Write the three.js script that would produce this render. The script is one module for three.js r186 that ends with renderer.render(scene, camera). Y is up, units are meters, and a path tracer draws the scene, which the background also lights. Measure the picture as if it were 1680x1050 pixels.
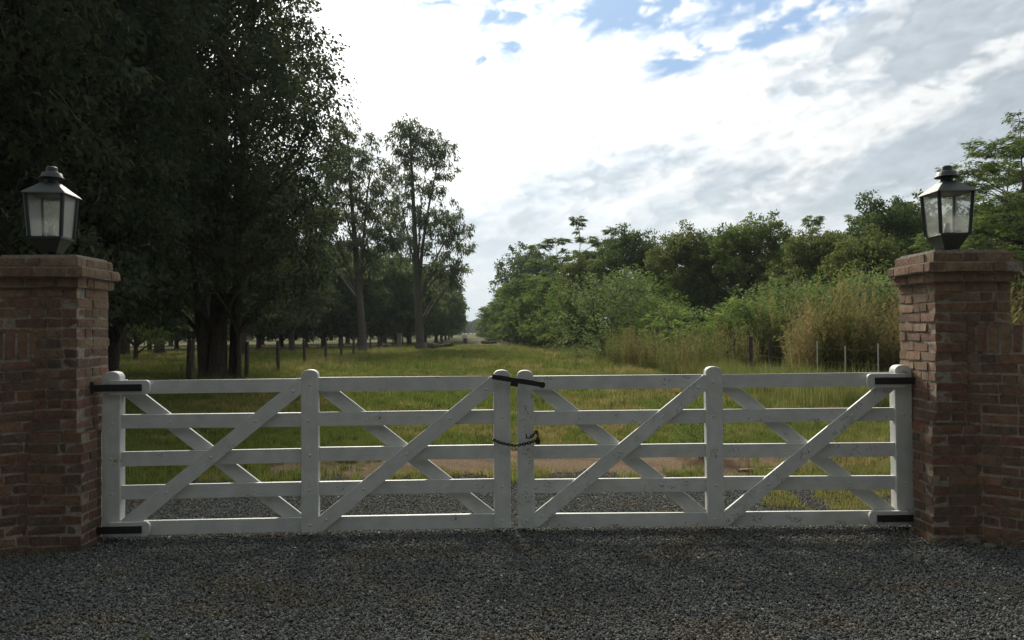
import * as THREE from 'three';
import { ConvexGeometry } from 'three/addons/geometries/ConvexGeometry.js';
import { mergeGeometries } from 'three/addons/utils/BufferGeometryUtils.js';
import { createNoise2D, createNoise3D } from 'simplex-noise';

// ---------------------------------------------------------------- camera, sky, sun, exposure
function rngOf(seed) { let a = seed >>> 0; return () => { a = (a + 0x6d2b79f5) | 0; let t = Math.imul(a ^ (a >>> 15), 1 | a); t = (t + Math.imul(t ^ (t >>> 7), 61 | t)) ^ t; return ((t ^ (t >>> 14)) >>> 0) / 4294967296; }; }
const scene = new THREE.Scene();
const F = 1318;                                             // focal length in pixels of the 1680 wide photograph
const camera = new THREE.PerspectiveCamera(2 * Math.atan(525 / F) * 180 / Math.PI, 1.6, 0.05, 3000);
camera.position.set(0, 1.6, 0);
camera.rotation.order = 'YXZ';
camera.rotation.set(Math.atan(20 / F), 0, -0.4 * Math.PI / 180);
scene.add(camera);

const SUN_AZ = -12 * Math.PI / 180, SUN_EL = 34 * Math.PI / 180;
const sunDir = new THREE.Vector3(Math.sin(SUN_AZ) * Math.cos(SUN_EL), Math.sin(SUN_EL), -Math.cos(SUN_AZ) * Math.cos(SUN_EL));
const sun = new THREE.DirectionalLight(new THREE.Color(1, 0.93, 0.8), 4.0);
sun.position.copy(sunDir).multiplyScalar(120);
sun.target.position.set(0, 0, -30);
sun.position.add(sun.target.position);
sun.castShadow = true; sun.shadow.radius = 20;
Object.assign(sun.shadow.camera, { left: -80, right: 80, top: 80, bottom: -80, near: 1, far: 400 });
sun.shadow.mapSize.set(4096, 4096);
scene.add(sun, sun.target);

const renderer = new THREE.WebGLRenderer();
renderer.toneMapping = THREE.LinearToneMapping;
renderer.toneMappingExposure = 1.4;
renderer.shadowMap.enabled = true;

scene.fog = new THREE.FogExp2(new THREE.Color().setRGB(0.8, 0.87, 0.95), 0.00025);
const smooth = (a, b, x) => { const t = Math.min(1, Math.max(0, (x - a) / (b - a))); return t * t * (3 - 2 * t); };
const mix = (a, b, t) => a + (b - a) * t;
function makeSky() {
  const W = 4096, H = 2048, data = new Float32Array(W * H * 4);
  const n3 = createNoise3D(rngOf(11));
  const fbm = (x, y, z, o) => { let s = 0, a = 0.5; for (let i = 0; i < o; i++) { s += a * n3(x, y, z); x = x * 2.03 + 7.1; y = y * 2.03 - 3.7; z = z * 2.03 + 1.3; a *= 0.52; } return s; };
  const deg = 180 / Math.PI, ang = (px, py) => { const a = Math.atan((px - 840) / F); return [a * deg, Math.atan((545 - py) / F * Math.cos(a)) * deg]; };
  // cloud breaks showing blue: centre, half widths in degrees, weight, tilt
  const holes = [[1350, 30, 5, .8, .55, .15], [1200, 14, 9, 1.3, .75, .06], [1010, 22, 4, .9, .6, .1], [690, 2, 4, .7, .6, 0], [805, 38, 2.0, .6, .6, .1], [800, 98, 2.0, 1.0, .75, .2], [1105, 105, 2.2, 1.3, .85, .3], [1240, 70, 5, .7, .6, .2], [920, 128, 1.4, .35, .6, 0], [1040, -60, 12, 2.5, .8, .1], [1400, -170, 14, 4, .7, .1], [800, -260, 10, 3, .6, 0]].map(([px, py, ...r]) => [...ang(px, py), ...r]);
  // heavier cloud with a grey underside
  const greys = [[1310, 120, 6.5, 1.5, .8, .05], [1570, 70, 7, 2.8, .9, -.2], [1540, 240, 5.5, 2.2, .95, .45], [900, 320, 5, 1.7, .8, .3], [1010, 300, 5, 1.4, .45, .3], [1250, 290, 5, 1.2, .45, .3], [800, 370, 4, 1.4, .6, 0], [1130, 330, 4, 1, .5, .35], [1330, 360, 5, .8, .4, .3], [620, 330, 3, .7, .35, .1], [1060, 195, 2, .5, .3, 0], [800, 210, 1.5, .4, .35, 0], [1480, 170, 3, .7, .35, 0], [1680, 200, 4, 3, .6, .4], [1800, 60, 8, 4, .6, .2], [1900, 260, 9, 4, .6, .2]].map(([px, py, ...r]) => [...ang(px, py), ...r]);
  const whites = [[1470, 190, 8, .9, 1.1, .52], [1640, 100, 3, 1, 1.1, .6], [1180, 170, 12, 1.6, .5, .1], [1180, 60, 3, .7, .3, .2], [1100, 300, 5, .5, .45, .5], [1000, 330, 2, .5, .3, .5], [1290, 320, 5, .7, .3, .3]].map(([px, py, ...r]) => [...ang(px, py), ...r]);
  const sum = (list, az, el) => { let s = 0; for (const [a, e, wa, we, k, tilt] of list) { const da = az - a; if (da > 40 || da < -40) continue; const x = da / wa, y = (el - e - da * tilt) / we; s += k * Math.exp(-x * x - y * y); } return s; };
  for (let row = 0; row < H; row++) {
    const up = ((row + 0.5) / H - 0.5) * Math.PI, y = Math.sin(up), cu = Math.cos(up), el = up * deg;
    for (let col = 0; col < W; col++) {
      const o = (row * W + col) * 4; data[o + 3] = 1;
      if (row < H / 2) { data[o] = 0.10; data[o + 1] = 0.10; data[o + 2] = 0.08; continue; }
      const th = ((col + 0.5) / W - 0.5) * 2 * Math.PI, x = Math.cos(th) * cu, z = Math.sin(th) * cu;
      const az = Math.atan2(x, -z) * deg;
      const sx = x - z * .25, sy = y - .12 * x;                                   // streets of cloud rise gently to the right
      const big = fbm(sx * 2.6 + 3.1, sy * 6.5, z * 2.6, 3);
      const det = fbm(sx * 8 + big * .8, sy * 17 + big * .9, z * 8, 5);
      const fine = fbm(sx * 30 + det, sy * 52, z * 30, 4);
      const wa = az + det * 3.2 + fine * 1.1, we = el + det * 1.7 + fine * 0.6;
      const hole = sum(holes, wa, we), dot = Math.min(1, x * sunDir.x + y * sunDir.y + z * sunDir.z), a = Math.acos(dot) * deg;
      const cov = 0.86 - 1.05 * hole + (0.2 * big + 0.6 * det + 0.8 * fine) * (.35 + .65 * Math.min(1, hole * 1.5));
      const cloud = smooth(-0.22, 0.72, cov);
      let grey = smooth(0.0, 0.5, big * 1.0 + det * 0.5 + .08) * 0.62 * smooth(10, 34, a) + sum(greys, wa, we) * (0.8 + det * 0.9) - sum(whites, wa, we) * (0.75 + fine * .8) - (det * .22 + fine * .32) * smooth(10, 32, a);
      grey = Math.min(1, Math.max(0, grey));
      const glow = 0.75 * Math.exp(-((a / 20) ** 2)) + 0.36 * Math.exp(-((a / 55) ** 2));
      const lum = 0.36 + glow + (0.05 * det + .07 * fine) * (1 + glow), low = 1 - smooth(1, 13, el);
      const dim = mix(1.2, 0.76, grey);
      const cool = Math.exp(-((a / 60) ** 2));
      const c = [lum * dim * mix(1.0, 0.90, grey) * mix(.95, 1, cool), lum * dim * mix(1.005, 0.995, grey), lum * dim * mix(0.99, 1.08, grey) * mix(1.04, 1, cool)];
      const veil = [0.44 + glow * .3, 0.50 + glow * .3, 0.53 + glow * .28];
      const blue = [0.22 + glow * .2, 0.34 + glow * .22, 0.54 + glow * .2];
      for (let i = 0; i < 3; i++) {
        let v = mix(blue[i], c[i], cloud);
        v = mix(v, veil[i] + 0.05 * det, low * 0.8);
        data[o + i] = Math.max(0.02, v);
      }
    }
  }
  const t = new THREE.DataTexture(data, W, H, THREE.RGBAFormat, THREE.FloatType);
  t.mapping = THREE.EquirectangularReflectionMapping; t.magFilter = THREE.LinearFilter; t.needsUpdate = true;
  return t;
}
scene.background = makeSky();
scene.environment = scene.background;

// ---------------------------------------------------------------- helpers
const used = {};
const numbered = (n) => { used[n] = (used[n] ?? -1) + 1; return used[n] ? n + '_' + String(used[n]).padStart(3, '0') : n; };
const at = (px, d, y = 0) => new THREE.Vector3((px - 840) / F * d, y, -d);   // the place on the ground seen in column px at distance d
function tag(o, label, category, group, kind) {
  o.userData = { label, category };
  if (group) o.userData.group = group;
  if (kind) o.userData.kind = kind;
  return o;
}
function base(name, label, category, pos, turn = 0, group) {
  const o = new THREE.Group(); o.name = numbered(name); o.position.copy(pos); o.rotation.y = turn; scene.add(o);
  return tag(o, label, category, group);
}
function part(name, geo, mat, parent, label) {
  const m = new THREE.Mesh(geo, mat); m.name = name; m.castShadow = m.receiveShadow = true;
  if (label) m.userData.label = label;
  parent.add(m); return m;
}
function struct(name, geo, mat) { const m = part(numbered(name), geo, mat, scene); m.userData.kind = 'structure'; return m; }
function boxUV(g, ou = 0, ov = 0, along = 'x') {                 // uv in metres, u along the piece
  const p = g.attributes.position, n = g.attributes.normal, uv = new Float32Array(p.count * 2);
  for (let i = 0; i < p.count; i++) {
    const ax = Math.abs(n.getX(i)), ay = Math.abs(n.getY(i)), az = Math.abs(n.getZ(i)), x = p.getX(i), y = p.getY(i), z = p.getZ(i);
    let u, v;
    if (az >= ax && az >= ay) { u = x; v = y; } else if (ay >= ax) { u = x; v = z; } else { u = z; v = y; }
    if (along === 'y') { if (az >= ax && az >= ay) { u = y; v = x; } else if (ax >= ay) { u = y; v = z; } }
    uv[i * 2] = u + ou; uv[i * 2 + 1] = v + ov;
  }
  g.setAttribute('uv', new THREE.BufferAttribute(uv, 2)); return g;
}
function chamfer(sx, sy, sz, c, jitter = 0, r = null) {
  const pts = [];
  for (const i of [-1, 1]) for (const j of [-1, 1]) for (const k of [-1, 1]) {
    const J = () => (r ? (r() - 0.5) * jitter : 0);
    const X = i * sx / 2 + J(), Y = j * sy / 2 + J(), Z = k * sz / 2 + J();
    pts.push(new THREE.Vector3(X - i * c, Y, Z), new THREE.Vector3(X, Y - j * c, Z), new THREE.Vector3(X, Y, Z - k * c));
  }
  return new ConvexGeometry(pts);
}
const move = (g, x, y, z) => g.translate(x, y, z);
function flatMerge(list) {
  return mergeGeometries(list.map((g) => { const q = g.index ? g.toNonIndexed() : g; for (const k of Object.keys(q.attributes)) if (!['position', 'normal', 'uv'].includes(k)) q.deleteAttribute(k); return q; }));
}
function tex(w, h, fn, srgb = true) {                                          // fn(x, y) -> linear colour in 0..1 (or grey)
  const d = new Uint8Array(w * h * 4);
  const enc = (v) => { v = Math.min(1, Math.max(0, v)); return Math.round(255 * (srgb ? (v <= 0.0031308 ? v * 12.92 : 1.055 * v ** (1 / 2.4) - 0.055) : v)); };
  for (let y = 0; y < h; y++) for (let x = 0; x < w; x++) { const c = fn(x, y), o = (y * w + x) * 4; for (let i = 0; i < 3; i++) d[o + i] = enc(Array.isArray(c) ? c[i] : c); d[o + 3] = 255; }
  const t = new THREE.DataTexture(d, w, h, THREE.RGBAFormat);
  t.wrapS = t.wrapT = THREE.RepeatWrapping; t.magFilter = THREE.LinearFilter; if (srgb) t.colorSpace = THREE.SRGBColorSpace; t.needsUpdate = true;
  return t;
}
// tileable noise over a w x h texture: period in cells
const N3 = createNoise3D(rngOf(5));
function tile(x, y, w, h, f, seed) {                                          // on a torus in 3-D is close enough: two circles folded
  const a = x / w * 2 * Math.PI, b = y / h * 2 * Math.PI, R = f / 6.283;
  return N3(Math.cos(a) * R + seed * 17.3 + Math.sin(b) * R * 0.37, Math.sin(a) * R + Math.cos(b) * R * 0.71, Math.sin(b) * R + seed * 5.1 - Math.cos(a) * R * 0.13);
}
const std = (o) => new THREE.MeshStandardMaterial({ roughness: 0.9, side: THREE.DoubleSide, ...o });
const rep = (t, s, s2 = s) => { t.repeat.set(1 / s, 1 / s2); return t; };

// ---------------------------------------------------------------- materials
function paintTextures(chips, seed) {
  const S = 1024, r = rngOf(seed), chip = new Float32Array(S * S);
  const clusters = Array.from({ length: chips }, () => [r() * S, r() * S]);
  for (const [cx, cy] of clusters) {
    const n = 4 + r() * 16 | 0, sp = 14 + r() * 40;
    for (let i = 0; i < n; i++) {
      const x0 = cx + (r() - 0.5) * 2 * sp, y0 = cy + (r() - 0.5) * sp * 1.2, len = 2 + r() * r() * 16, wd = 0.8 + r() * 2.2, a = (r() < 0.5 ? 1.3 : 0.15) + (r() - 0.5) * 0.9;
      for (let t = -len; t <= len; t += 0.6) for (let w = -wd; w <= wd; w += 0.6) {
        const e = wd * (1 - (t / len) ** 2) * (0.6 + r() * 0.6); if (Math.abs(w) > e) continue;
        const X = ((x0 + Math.cos(a) * t - Math.sin(a) * w | 0) % S + S) % S, Y = ((y0 + Math.sin(a) * t + Math.cos(a) * w | 0) % S + S) % S;
        chip[Y * S + X] = 0.5 + r() * 0.5;
      }
    }
  }
  const streak = (x, y) => tile(x, y * 1, S, S, 5, seed) * 0.5 + tile(x, y * 9 % S, S, S, 9, seed + 2) * 0.5;
  const map = tex(S, S, (x, y) => {
    const g = streak(x, y), blot = tile(x, y, S, S, 8, seed + 3), fine = tile(x, y, S, S, 90, seed + 4), dirt = smooth(0.05, 0.85, blot * .8 + fine * 0.6 + g * .6) * 0.16;
    const v = 0.60 + g * 0.08 + fine * 0.035 - dirt * 0.5, k = chip[y * S + x];
    return [mix(v * 0.985, 0.10 + fine * .03, k), mix(v, 0.095 + fine * .03, k), mix(v * (0.955 - dirt * 0.2), 0.085 + fine * .03, k)];
  });
  const bump = tex(S, S, (x, y) => 0.6 + streak(x, y) * 0.12 + tile(x, y, S, S, 120, seed + 5) * 0.06 - chip[y * S + x] * 0.3, false);
  return { map: rep(map, 1.1), bumpMap: rep(bump, 1.1), bumpScale: 0.004, roughness: 0.62 };
}
const M = {};
M.paint = std(paintTextures(5, 31));
M.worn = std(paintTextures(85, 47));
M.worn2 = std(paintTextures(24, 53));
M.iron = std({ color: new THREE.Color().setRGB(0.022, 0.021, 0.02), roughness: 0.55, metalness: 0.3, bumpMap: rep(tex(256, 256, (x, y) => 0.5 + tile(x, y, 256, 256, 30, 1) * .3 + tile(x, y, 256, 256, 70, 2) * .2, false), 0.3), bumpScale: 0.002 });
M.lampMetal = std({ color: new THREE.Color().setRGB(0.035, 0.042, 0.04), roughness: 0.5, metalness: 0.2, bumpMap: M.iron.bumpMap, bumpScale: 0.001 });
M.chain = std({ color: new THREE.Color().setRGB(0.035, 0.025, 0.018), roughness: 0.6, metalness: 0.5 });
M.glass = new THREE.MeshPhysicalMaterial({ color: new THREE.Color().setRGB(0.72, 0.74, 0.72), transmission: 1, thickness: 0, roughness: 0.45, ior: 1.5, side: THREE.DoubleSide,
  roughnessMap: rep(tex(256, 256, (x, y) => 0.92 + tile(x, y, 256, 256, 6, 8) * .05 + tile(x, y, 256, 256, 40, 9) * .04, false), 0.4) });
M.porcelain = std({ color: new THREE.Color().setRGB(0.55, 0.54, 0.5), roughness: 0.5 });
const brickBump = rep(tex(512, 512, (x, y) => 0.5 + tile(x, y, 512, 512, 14, 3) * .22 + tile(x, y, 512, 512, 45, 4) * .2 + tile(x, y, 512, 512, 140, 5) * .15, false), 0.45);
const brickTex = rep(tex(512, 512, (x, y) => {
  const a = tile(x, y, 512, 512, 9, 13), b = tile(x, y, 512, 512, 60, 14), lime = smooth(0.35, 0.8, tile(x, y, 512, 512, 16, 15) + b * 0.35), burn = smooth(0.45, 0.8, tile(x, y, 512, 512, 12, 16) + b * .3);
  const v = 0.78 + a * 0.16 + b * 0.14; return [mix(v, 0.9, lime * .4) * (1 - burn * .35), mix(v, 1.0, lime * .55) * (1 - burn * .3), mix(v, 1.0, lime * .7) * (1 - burn * .25)];
}), 0.7);
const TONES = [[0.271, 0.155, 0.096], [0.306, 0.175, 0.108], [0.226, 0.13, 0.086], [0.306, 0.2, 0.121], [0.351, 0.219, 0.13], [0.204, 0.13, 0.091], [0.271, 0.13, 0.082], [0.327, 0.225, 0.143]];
M.brick = TONES.map((c) => std({ color: new THREE.Color().setRGB(...c), map: brickTex, bumpMap: brickBump, bumpScale: 0.012, roughness: 0.95 }));
M.mortar = std({ color: new THREE.Color().setRGB(0.50, 0.43, 0.34), map: brickTex, bumpMap: brickBump, bumpScale: 0.02, roughness: 1 });
const barkBump = rep(tex(256, 512, (x, y) => 0.5 + tile(x, y, 256, 512, 26, 21) * .25 + tile(x * 3 % 256, y, 256, 512, 8, 22) * .25, false), 1, 2);
const barkMap = rep(tex(256, 512, (x, y) => { const v = 0.75 + tile(x * 2 % 256, y, 256, 512, 7, 24) * .25 + tile(x, y, 256, 512, 40, 23) * .2; return [v, v * 0.98, v * .95]; }), 1, 2);
const bark = (r, g, b) => std({ color: new THREE.Color().setRGB(r, g, b), map: barkMap, bumpMap: barkBump, bumpScale: 0.05, roughness: 1 });
M.barkDark = bark(0.10, 0.08, 0.065); M.barkGrey = bark(0.15, 0.135, 0.115); M.barkBrown = bark(0.13, 0.1, 0.08);
M.postWood = bark(0.11, 0.095, 0.08); M.concrete = bark(0.30, 0.29, 0.26); M.paleStake = std({ color: new THREE.Color().setRGB(0.50, 0.50, 0.46) });
M.deadWood = bark(0.16, 0.13, 0.11); M.straw = bark(0.42, 0.34, 0.22);
M.wire = new THREE.MeshPhysicalMaterial({ color: new THREE.Color().setRGB(0.08, 0.07, 0.06), roughness: 0.9, specularIntensity: .2 });
M.leaf = new THREE.MeshPhysicalMaterial({ vertexColors: true, roughness: 1, transmission: 0.5, thickness: 0, specularIntensity: 0.25, side: THREE.DoubleSide });
M.grass = new THREE.MeshPhysicalMaterial({ roughness: 1, transmission: 0.35, thickness: 0, specularIntensity: 0.2, side: THREE.DoubleSide });

// ---------------------------------------------------------------- ground
const G2 = createNoise2D(rngOf(77));
const fb = (x, y, o = 4) => { let s = 0, a = .5; for (let i = 0; i < o; i++) { s += a * G2(x, y); x = x * 2.1 + 3; y = y * 2.1 - 5; a *= .5; } return s; };
const lane = (X, d) => X + 0.053 * d;                                         // distance across the lane, which leaves slightly to the left
const dirtAt = (X, d) => { const c = (X - 0.6) / 3.7, e = (d - 10.0 - fb(X * .4, 3) * .8) / 1.2; return Math.max(0, Math.min(1, 1.35 * Math.exp(-c * c * c * c - e * e) + fb(X * 1.1, d * 1.5) * 1.1)) * smooth(6.2, 8.4, d); };
const gravelEdge = (X) => 8.7 + fb(X * .8 + 9, 1) * .9 - (X < -2 ? .35 : 0) - (X > 2 ? (X - 2) * .5 : 0);
function grassTone(X, d) {                                                    // linear base colour of the turf
  const a = fb(X * .18, d * .12), b = fb(X * .9, d * .6), dry = smooth(-.05, .5, a * .7 + b * .55 + .12 * smooth(4, 9, Math.abs(lane(X, d) + 3)));
  return [mix(0.142, 0.272, dry), mix(0.184, 0.245, dry), mix(0.040, 0.092, dry)];
}
{
  const xs = [], zs = [];
  for (let x = -26; x <= 26; x += 0.4) xs.push(x);
  for (let s = 27, k = 1.2; s < 1500; s += k, k *= 1.28) { xs.push(s); xs.unshift(-s); }
  for (let d = -8; d <= 60; d += 0.3) zs.push(d);
  for (let s = 61, k = 1.2; s < 2500; s += k, k *= 1.2) zs.push(s);
  for (let s = -10, k = 3; s > -900; s -= k, k *= 1.4) zs.unshift(s);
  const nx = xs.length, nz = zs.length, pos = [], col = [], uv = [], idx = [];
  for (const d of zs) for (const x of xs) {
    const dirt = dirtAt(x, d), g = grassTone(x, d), soil = [0.30, 0.215, 0.145], n = 0.85 + fb(x * 2, d * 2, 3) * .5;
    const bump = d > 9 && d < 120 ? fb(x * .25, d * .25) * .05 + fb(x * 1.1, d * 1.1, 2) * .025 : 0;
    pos.push(x, bump * smooth(9, 12, d) - 0.02, -d); uv.push(x, d);
    const near = smooth(9.5, 7, d);
    for (let i = 0; i < 3; i++) col.push(mix(mix(g[i] * .5, soil[i], dirt), 0.07, near * .7) * n);
  }
  for (let j = 0; j < nz - 1; j++) for (let i = 0; i < nx - 1; i++) { const a = j * nx + i; idx.push(a, a + 1, a + nx, a + 1, a + nx + 1, a + nx); }
  const g = new THREE.BufferGeometry();
  g.setAttribute('position', new THREE.Float32BufferAttribute(pos, 3)); g.setAttribute('color', new THREE.Float32BufferAttribute(col, 3)); g.setAttribute('uv', new THREE.Float32BufferAttribute(uv, 2)); g.setIndex(idx); g.computeVertexNormals();
  const map = rep(tex(1024, 1024, (x, y) => { const v = .8 + tile(x, y, 1024, 1024, 60, 41) * .22 + tile(x, y, 1024, 1024, 200, 42) * .3; return [v, v, v * .97]; }), 2.3);
  struct('ground', g, new THREE.MeshPhysicalMaterial({ specularIntensity: .08, side: THREE.DoubleSide, vertexColors: true, map, bumpMap: rep(tex(512, 512, (x, y) => .5 + tile(x, y, 512, 512, 40, 43) * .25 + tile(x, y, 512, 512, 130, 44) * .25, false), 1.1), bumpScale: .05, roughness: 1 }));
}
{ // gravel forecourt sheet with an uneven far edge
  const pos = [], uv = [], idx = [], nx = 120, nz = 40;
  for (let j = 0; j <= nz; j++) for (let i = 0; i <= nx; i++) {
    const x = -12 + 24 * i / nx, d = mix(-6, gravelEdge(x), j / nz);
    pos.push(x, 0.002 + fb(x * 1.2, d * 1.2, 2) * .008, -d); uv.push(x, d);
    if (i < nx && j < nz) { const a = j * (nx + 1) + i; idx.push(a, a + 1, a + nx + 1, a + 1, a + nx + 2, a + nx + 1); }
  }
  const g = new THREE.BufferGeometry(); g.setAttribute('position', new THREE.Float32BufferAttribute(pos, 3)); g.setAttribute('uv', new THREE.Float32BufferAttribute(uv, 2)); g.setIndex(idx); g.computeVertexNormals();
  const cell = (x, y) => tile(x, y, 1024, 1024, 130, 51);
  struct('gravel_drive', g, new THREE.MeshPhysicalMaterial({ specularIntensity: .15, side: THREE.DoubleSide, map: rep(tex(1024, 1024, (x, y) => { const v = .075 + cell(x, y) * .03 + tile(x, y, 1024, 1024, 220, 52) * .03, br = smooth(.2, .8, tile(x, y, 1024, 1024, 9, 53)) * .02; return [v + br, v + br * .5, v]; }), 2.1), bumpMap: rep(tex(1024, 1024, (x, y) => .5 + cell(x, y) * .3, false), 2.1), bumpScale: .03, roughness: 1 }));
}
function instanced(name, geo, mat, list, label, category) {                   // list of [Matrix4, Color]
  const m = new THREE.InstancedMesh(geo, mat, list.length); m.name = numbered(name);
  list.forEach(([mm, c], i) => { m.setMatrixAt(i, mm); if (c) m.setColorAt(i, c); });
  m.castShadow = m.receiveShadow = true; scene.add(m); return tag(m, label, category, null, 'stuff');
}
const Q = new THREE.Quaternion(), E = new THREE.Euler(), V = new THREE.Vector3(), S3 = new THREE.Vector3();
const mat4 = (x, y, z, rx, ry, rz, sx, sy, sz) => new THREE.Matrix4().compose(V.set(x, y, z), Q.setFromEuler(E.set(rx, ry, rz)), S3.set(sx, sy, sz));
{ // loose stones
  const r = rngOf(91), geo = new THREE.IcosahedronGeometry(1, 0), p = geo.attributes.position, seen = {};
  for (let i = 0; i < p.count; i++) { const k = [p.getX(i), p.getY(i), p.getZ(i)].map((v) => v.toFixed(3)).join(); const s = seen[k] ??= [.75 + r() * .5, .75 + r() * .5, .75 + r() * .5]; p.setXYZ(i, p.getX(i) * s[0], p.getY(i) * s[1], p.getZ(i) * s[2]); }
  geo.deleteAttribute('normal'); geo.computeVertexNormals();
  const list = [];
  for (let k = 0; k < 250000; k++) {
    const d = 3.4 + 6.4 * Math.pow(r(), 0.85), X = (r() - .5) * 2 * Math.min(0.72 * d + .4, 6.5);
    if (d > gravelEdge(X) + (r() - .3) * .5) continue;
    const s = (.005 + .0065 * r() * r()) * (1 + .15 * r()), tone = fb(X * .7 + 5, d * .9), t = r();
    const v = t < .012 ? .26 + r() * .12 : .085 + r() * .07, brown = smooth(.12, .42, tone) * (.35 + .65 * r());
    list.push([mat4(X, .006 + r() * .008, -d, r() * 3, r() * 6, r() * 3, s * (1 + r() * .6), s * (.4 + r() * .35), s), new THREE.Color().setRGB(v * mix(.98, 1.12, brown), v * mix(1.02, .97, brown), v * mix(.96, .72, brown))]);
  }
  instanced('gravel', geo, new THREE.MeshPhysicalMaterial({ roughness: .95, specularIntensity: .2 }), list, 'dark grey crushed stone lying loose over the drive before and under the gate', 'gravel');
}

// ---------------------------------------------------------------- grass
function tuftGeo(r, n, h, spread, w, droop) {
  const pos = [], idx = [];
  for (let i = 0; i < n; i++) {
    const a = r() * 6.283, R = Math.sqrt(r()) * spread, x = Math.cos(a) * R, z = Math.sin(a) * R, b = r() * 6.283, l = h * (.55 + .6 * r()), lean = droop * (.3 + r()) * l, ww = w * (.6 + .7 * r());
    const dx = Math.cos(b), dz = Math.sin(b), o = pos.length / 3, sx = -dz * ww / 2, sz = dx * ww / 2;
    pos.push(x - sx, -.02, z - sz, x + sx, -.02, z + sz, x + dx * lean * .35 - sx * .8, l * .6, z + dz * lean * .35 - sz * .8, x + dx * lean * .35 + sx * .8, l * .6, z + dz * lean * .35 + sz * .8, x + dx * lean, l, z + dz * lean);
    idx.push(o, o + 1, o + 3, o, o + 3, o + 2, o + 2, o + 3, o + 4);
  }
  const g = new THREE.BufferGeometry(); g.setAttribute('position', new THREE.Float32BufferAttribute(pos, 3)); g.setIndex(idx); g.computeVertexNormals(); return g;
}
{
  const r = rngOf(123), short = [], tall = [];
  const place = (n, d0, d1, half, s0, s1) => {
    for (let k = 0; k < n; k++) {
      const d = mix(d0, d1, r()), X = (r() - .5) * 2 * Math.min(half, .7 * d + 1);
      if (d < gravelEdge(X) - .1 + r() * .3 || r() < dirtAt(X, d) * 1.15) continue;
      if (d < 10 && r() < .35 + .3 * smooth(0, -4, X) * 0) continue;
      const c = grassTone(X, d), j = .75 + r() * .55, s = mix(s0, s1, r()) * (.75 + .5 * (fb(X * .6, d * .5) + .5));
      short.push([mat4(X, 0, -d, 0, r() * 6.28, 0, s, s * (.8 + .5 * r()), s), new THREE.Color().setRGB(c[0] * j * (.9 + .3 * r()), c[1] * j, c[2] * j)]);
    }
  };
  place(42000, 7.2, 15, 11, .45, .95); place(32000, 15, 34, 24, .9, 1.7); place(26000, 34, 90, 34, 1.5, 3);
  // taller dry grass: along the left fence, along the right hedge foot, beside the drive behind the right leaf
  const addTall = (X, d, s, dry) => { const j = .7 + r() * .6; tall.push([mat4(X, 0, -d, 0, r() * 6.28, 0, s, s * (.7 + .6 * r()), s), new THREE.Color().setRGB(mix(.13, .27, dry) * j, mix(.18, .235, dry) * j, mix(.04, .09, dry) * j)]); };
  for (let k = 0; k < 1500; k++) { const d = 36 + 75 * Math.pow(r(), 1.3); addTall(-8 + (r() - .5) * (r() < .5 ? 1 : 3.4) - .053 * d + .2, d, .18 + r() * .36, .45 + .55 * r()); }
  for (let k = 0; k < 260; k++) { const d = 22 + 16 * r(); addTall(-8 + (r() - .5) * .9 - .053 * d, d, .2 + r() * .25, .2 + .5 * r()); }
  for (let k = 0; k < 2500; k++) { const d = 15.5 + 70 * Math.pow(r(), 1.5); addTall(7.0 + (r() + r()) * 1.6 + smooth(30, 16, d) * (r() - .6) * 2.5 - .053 * d, d, .3 + r() * .5 + .45 * Math.max(0, fb(d * .3, k % 7, 2)), r() * .8); }
  for (let k = 0; k < 620; k++) { const X = 2.6 + r() * 5, d = 8 + r() * 6; if (r() < .6 * (fb(X * .7, d * .7) + .6)) addTall(X, d, .18 + r() * .22, r() * .6); }
  for (let k = 0; k < 260; k++) { const X = -6 + r() * 5, d = 8.4 + r() * 3; if (r() < .5 * (fb(X * .7, d * .7) + .5)) addTall(X, d, .12 + r() * .16, r() * .4); }
  for (let k = 0; k < 2600; k++) { const X = 1.9 + r() * 2.4, d = 7.0 + r() * 2.2, m = fb(X * 1.6, d * 1.3 + 20, 3) + .16 * (X - 3); if (m < -.02) continue; const dry = r() * .9, j = .7 + r() * .6, s = .35 + r() * .6; short.push([mat4(X, 0, -d, 0, r() * 6.28, 0, s, s * (.7 + .6 * r()), s), new THREE.Color().setRGB(mix(.14, .30, dry) * j, mix(.175, .235, dry) * j, mix(.04, .10, dry) * j)]); }
  instanced('grass', tuftGeo(r, 13, .085, .07, .011, .75), M.grass, short, 'short green and straw mown grass covering the lane beyond the gate', 'grass');
  instanced('tall_grass', tuftGeo(r, 26, .8, .22, .012, .45), M.grass, tall, 'long dry and green grass along the fences and the foot of the right hedge', 'tall grass');
}

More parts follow.
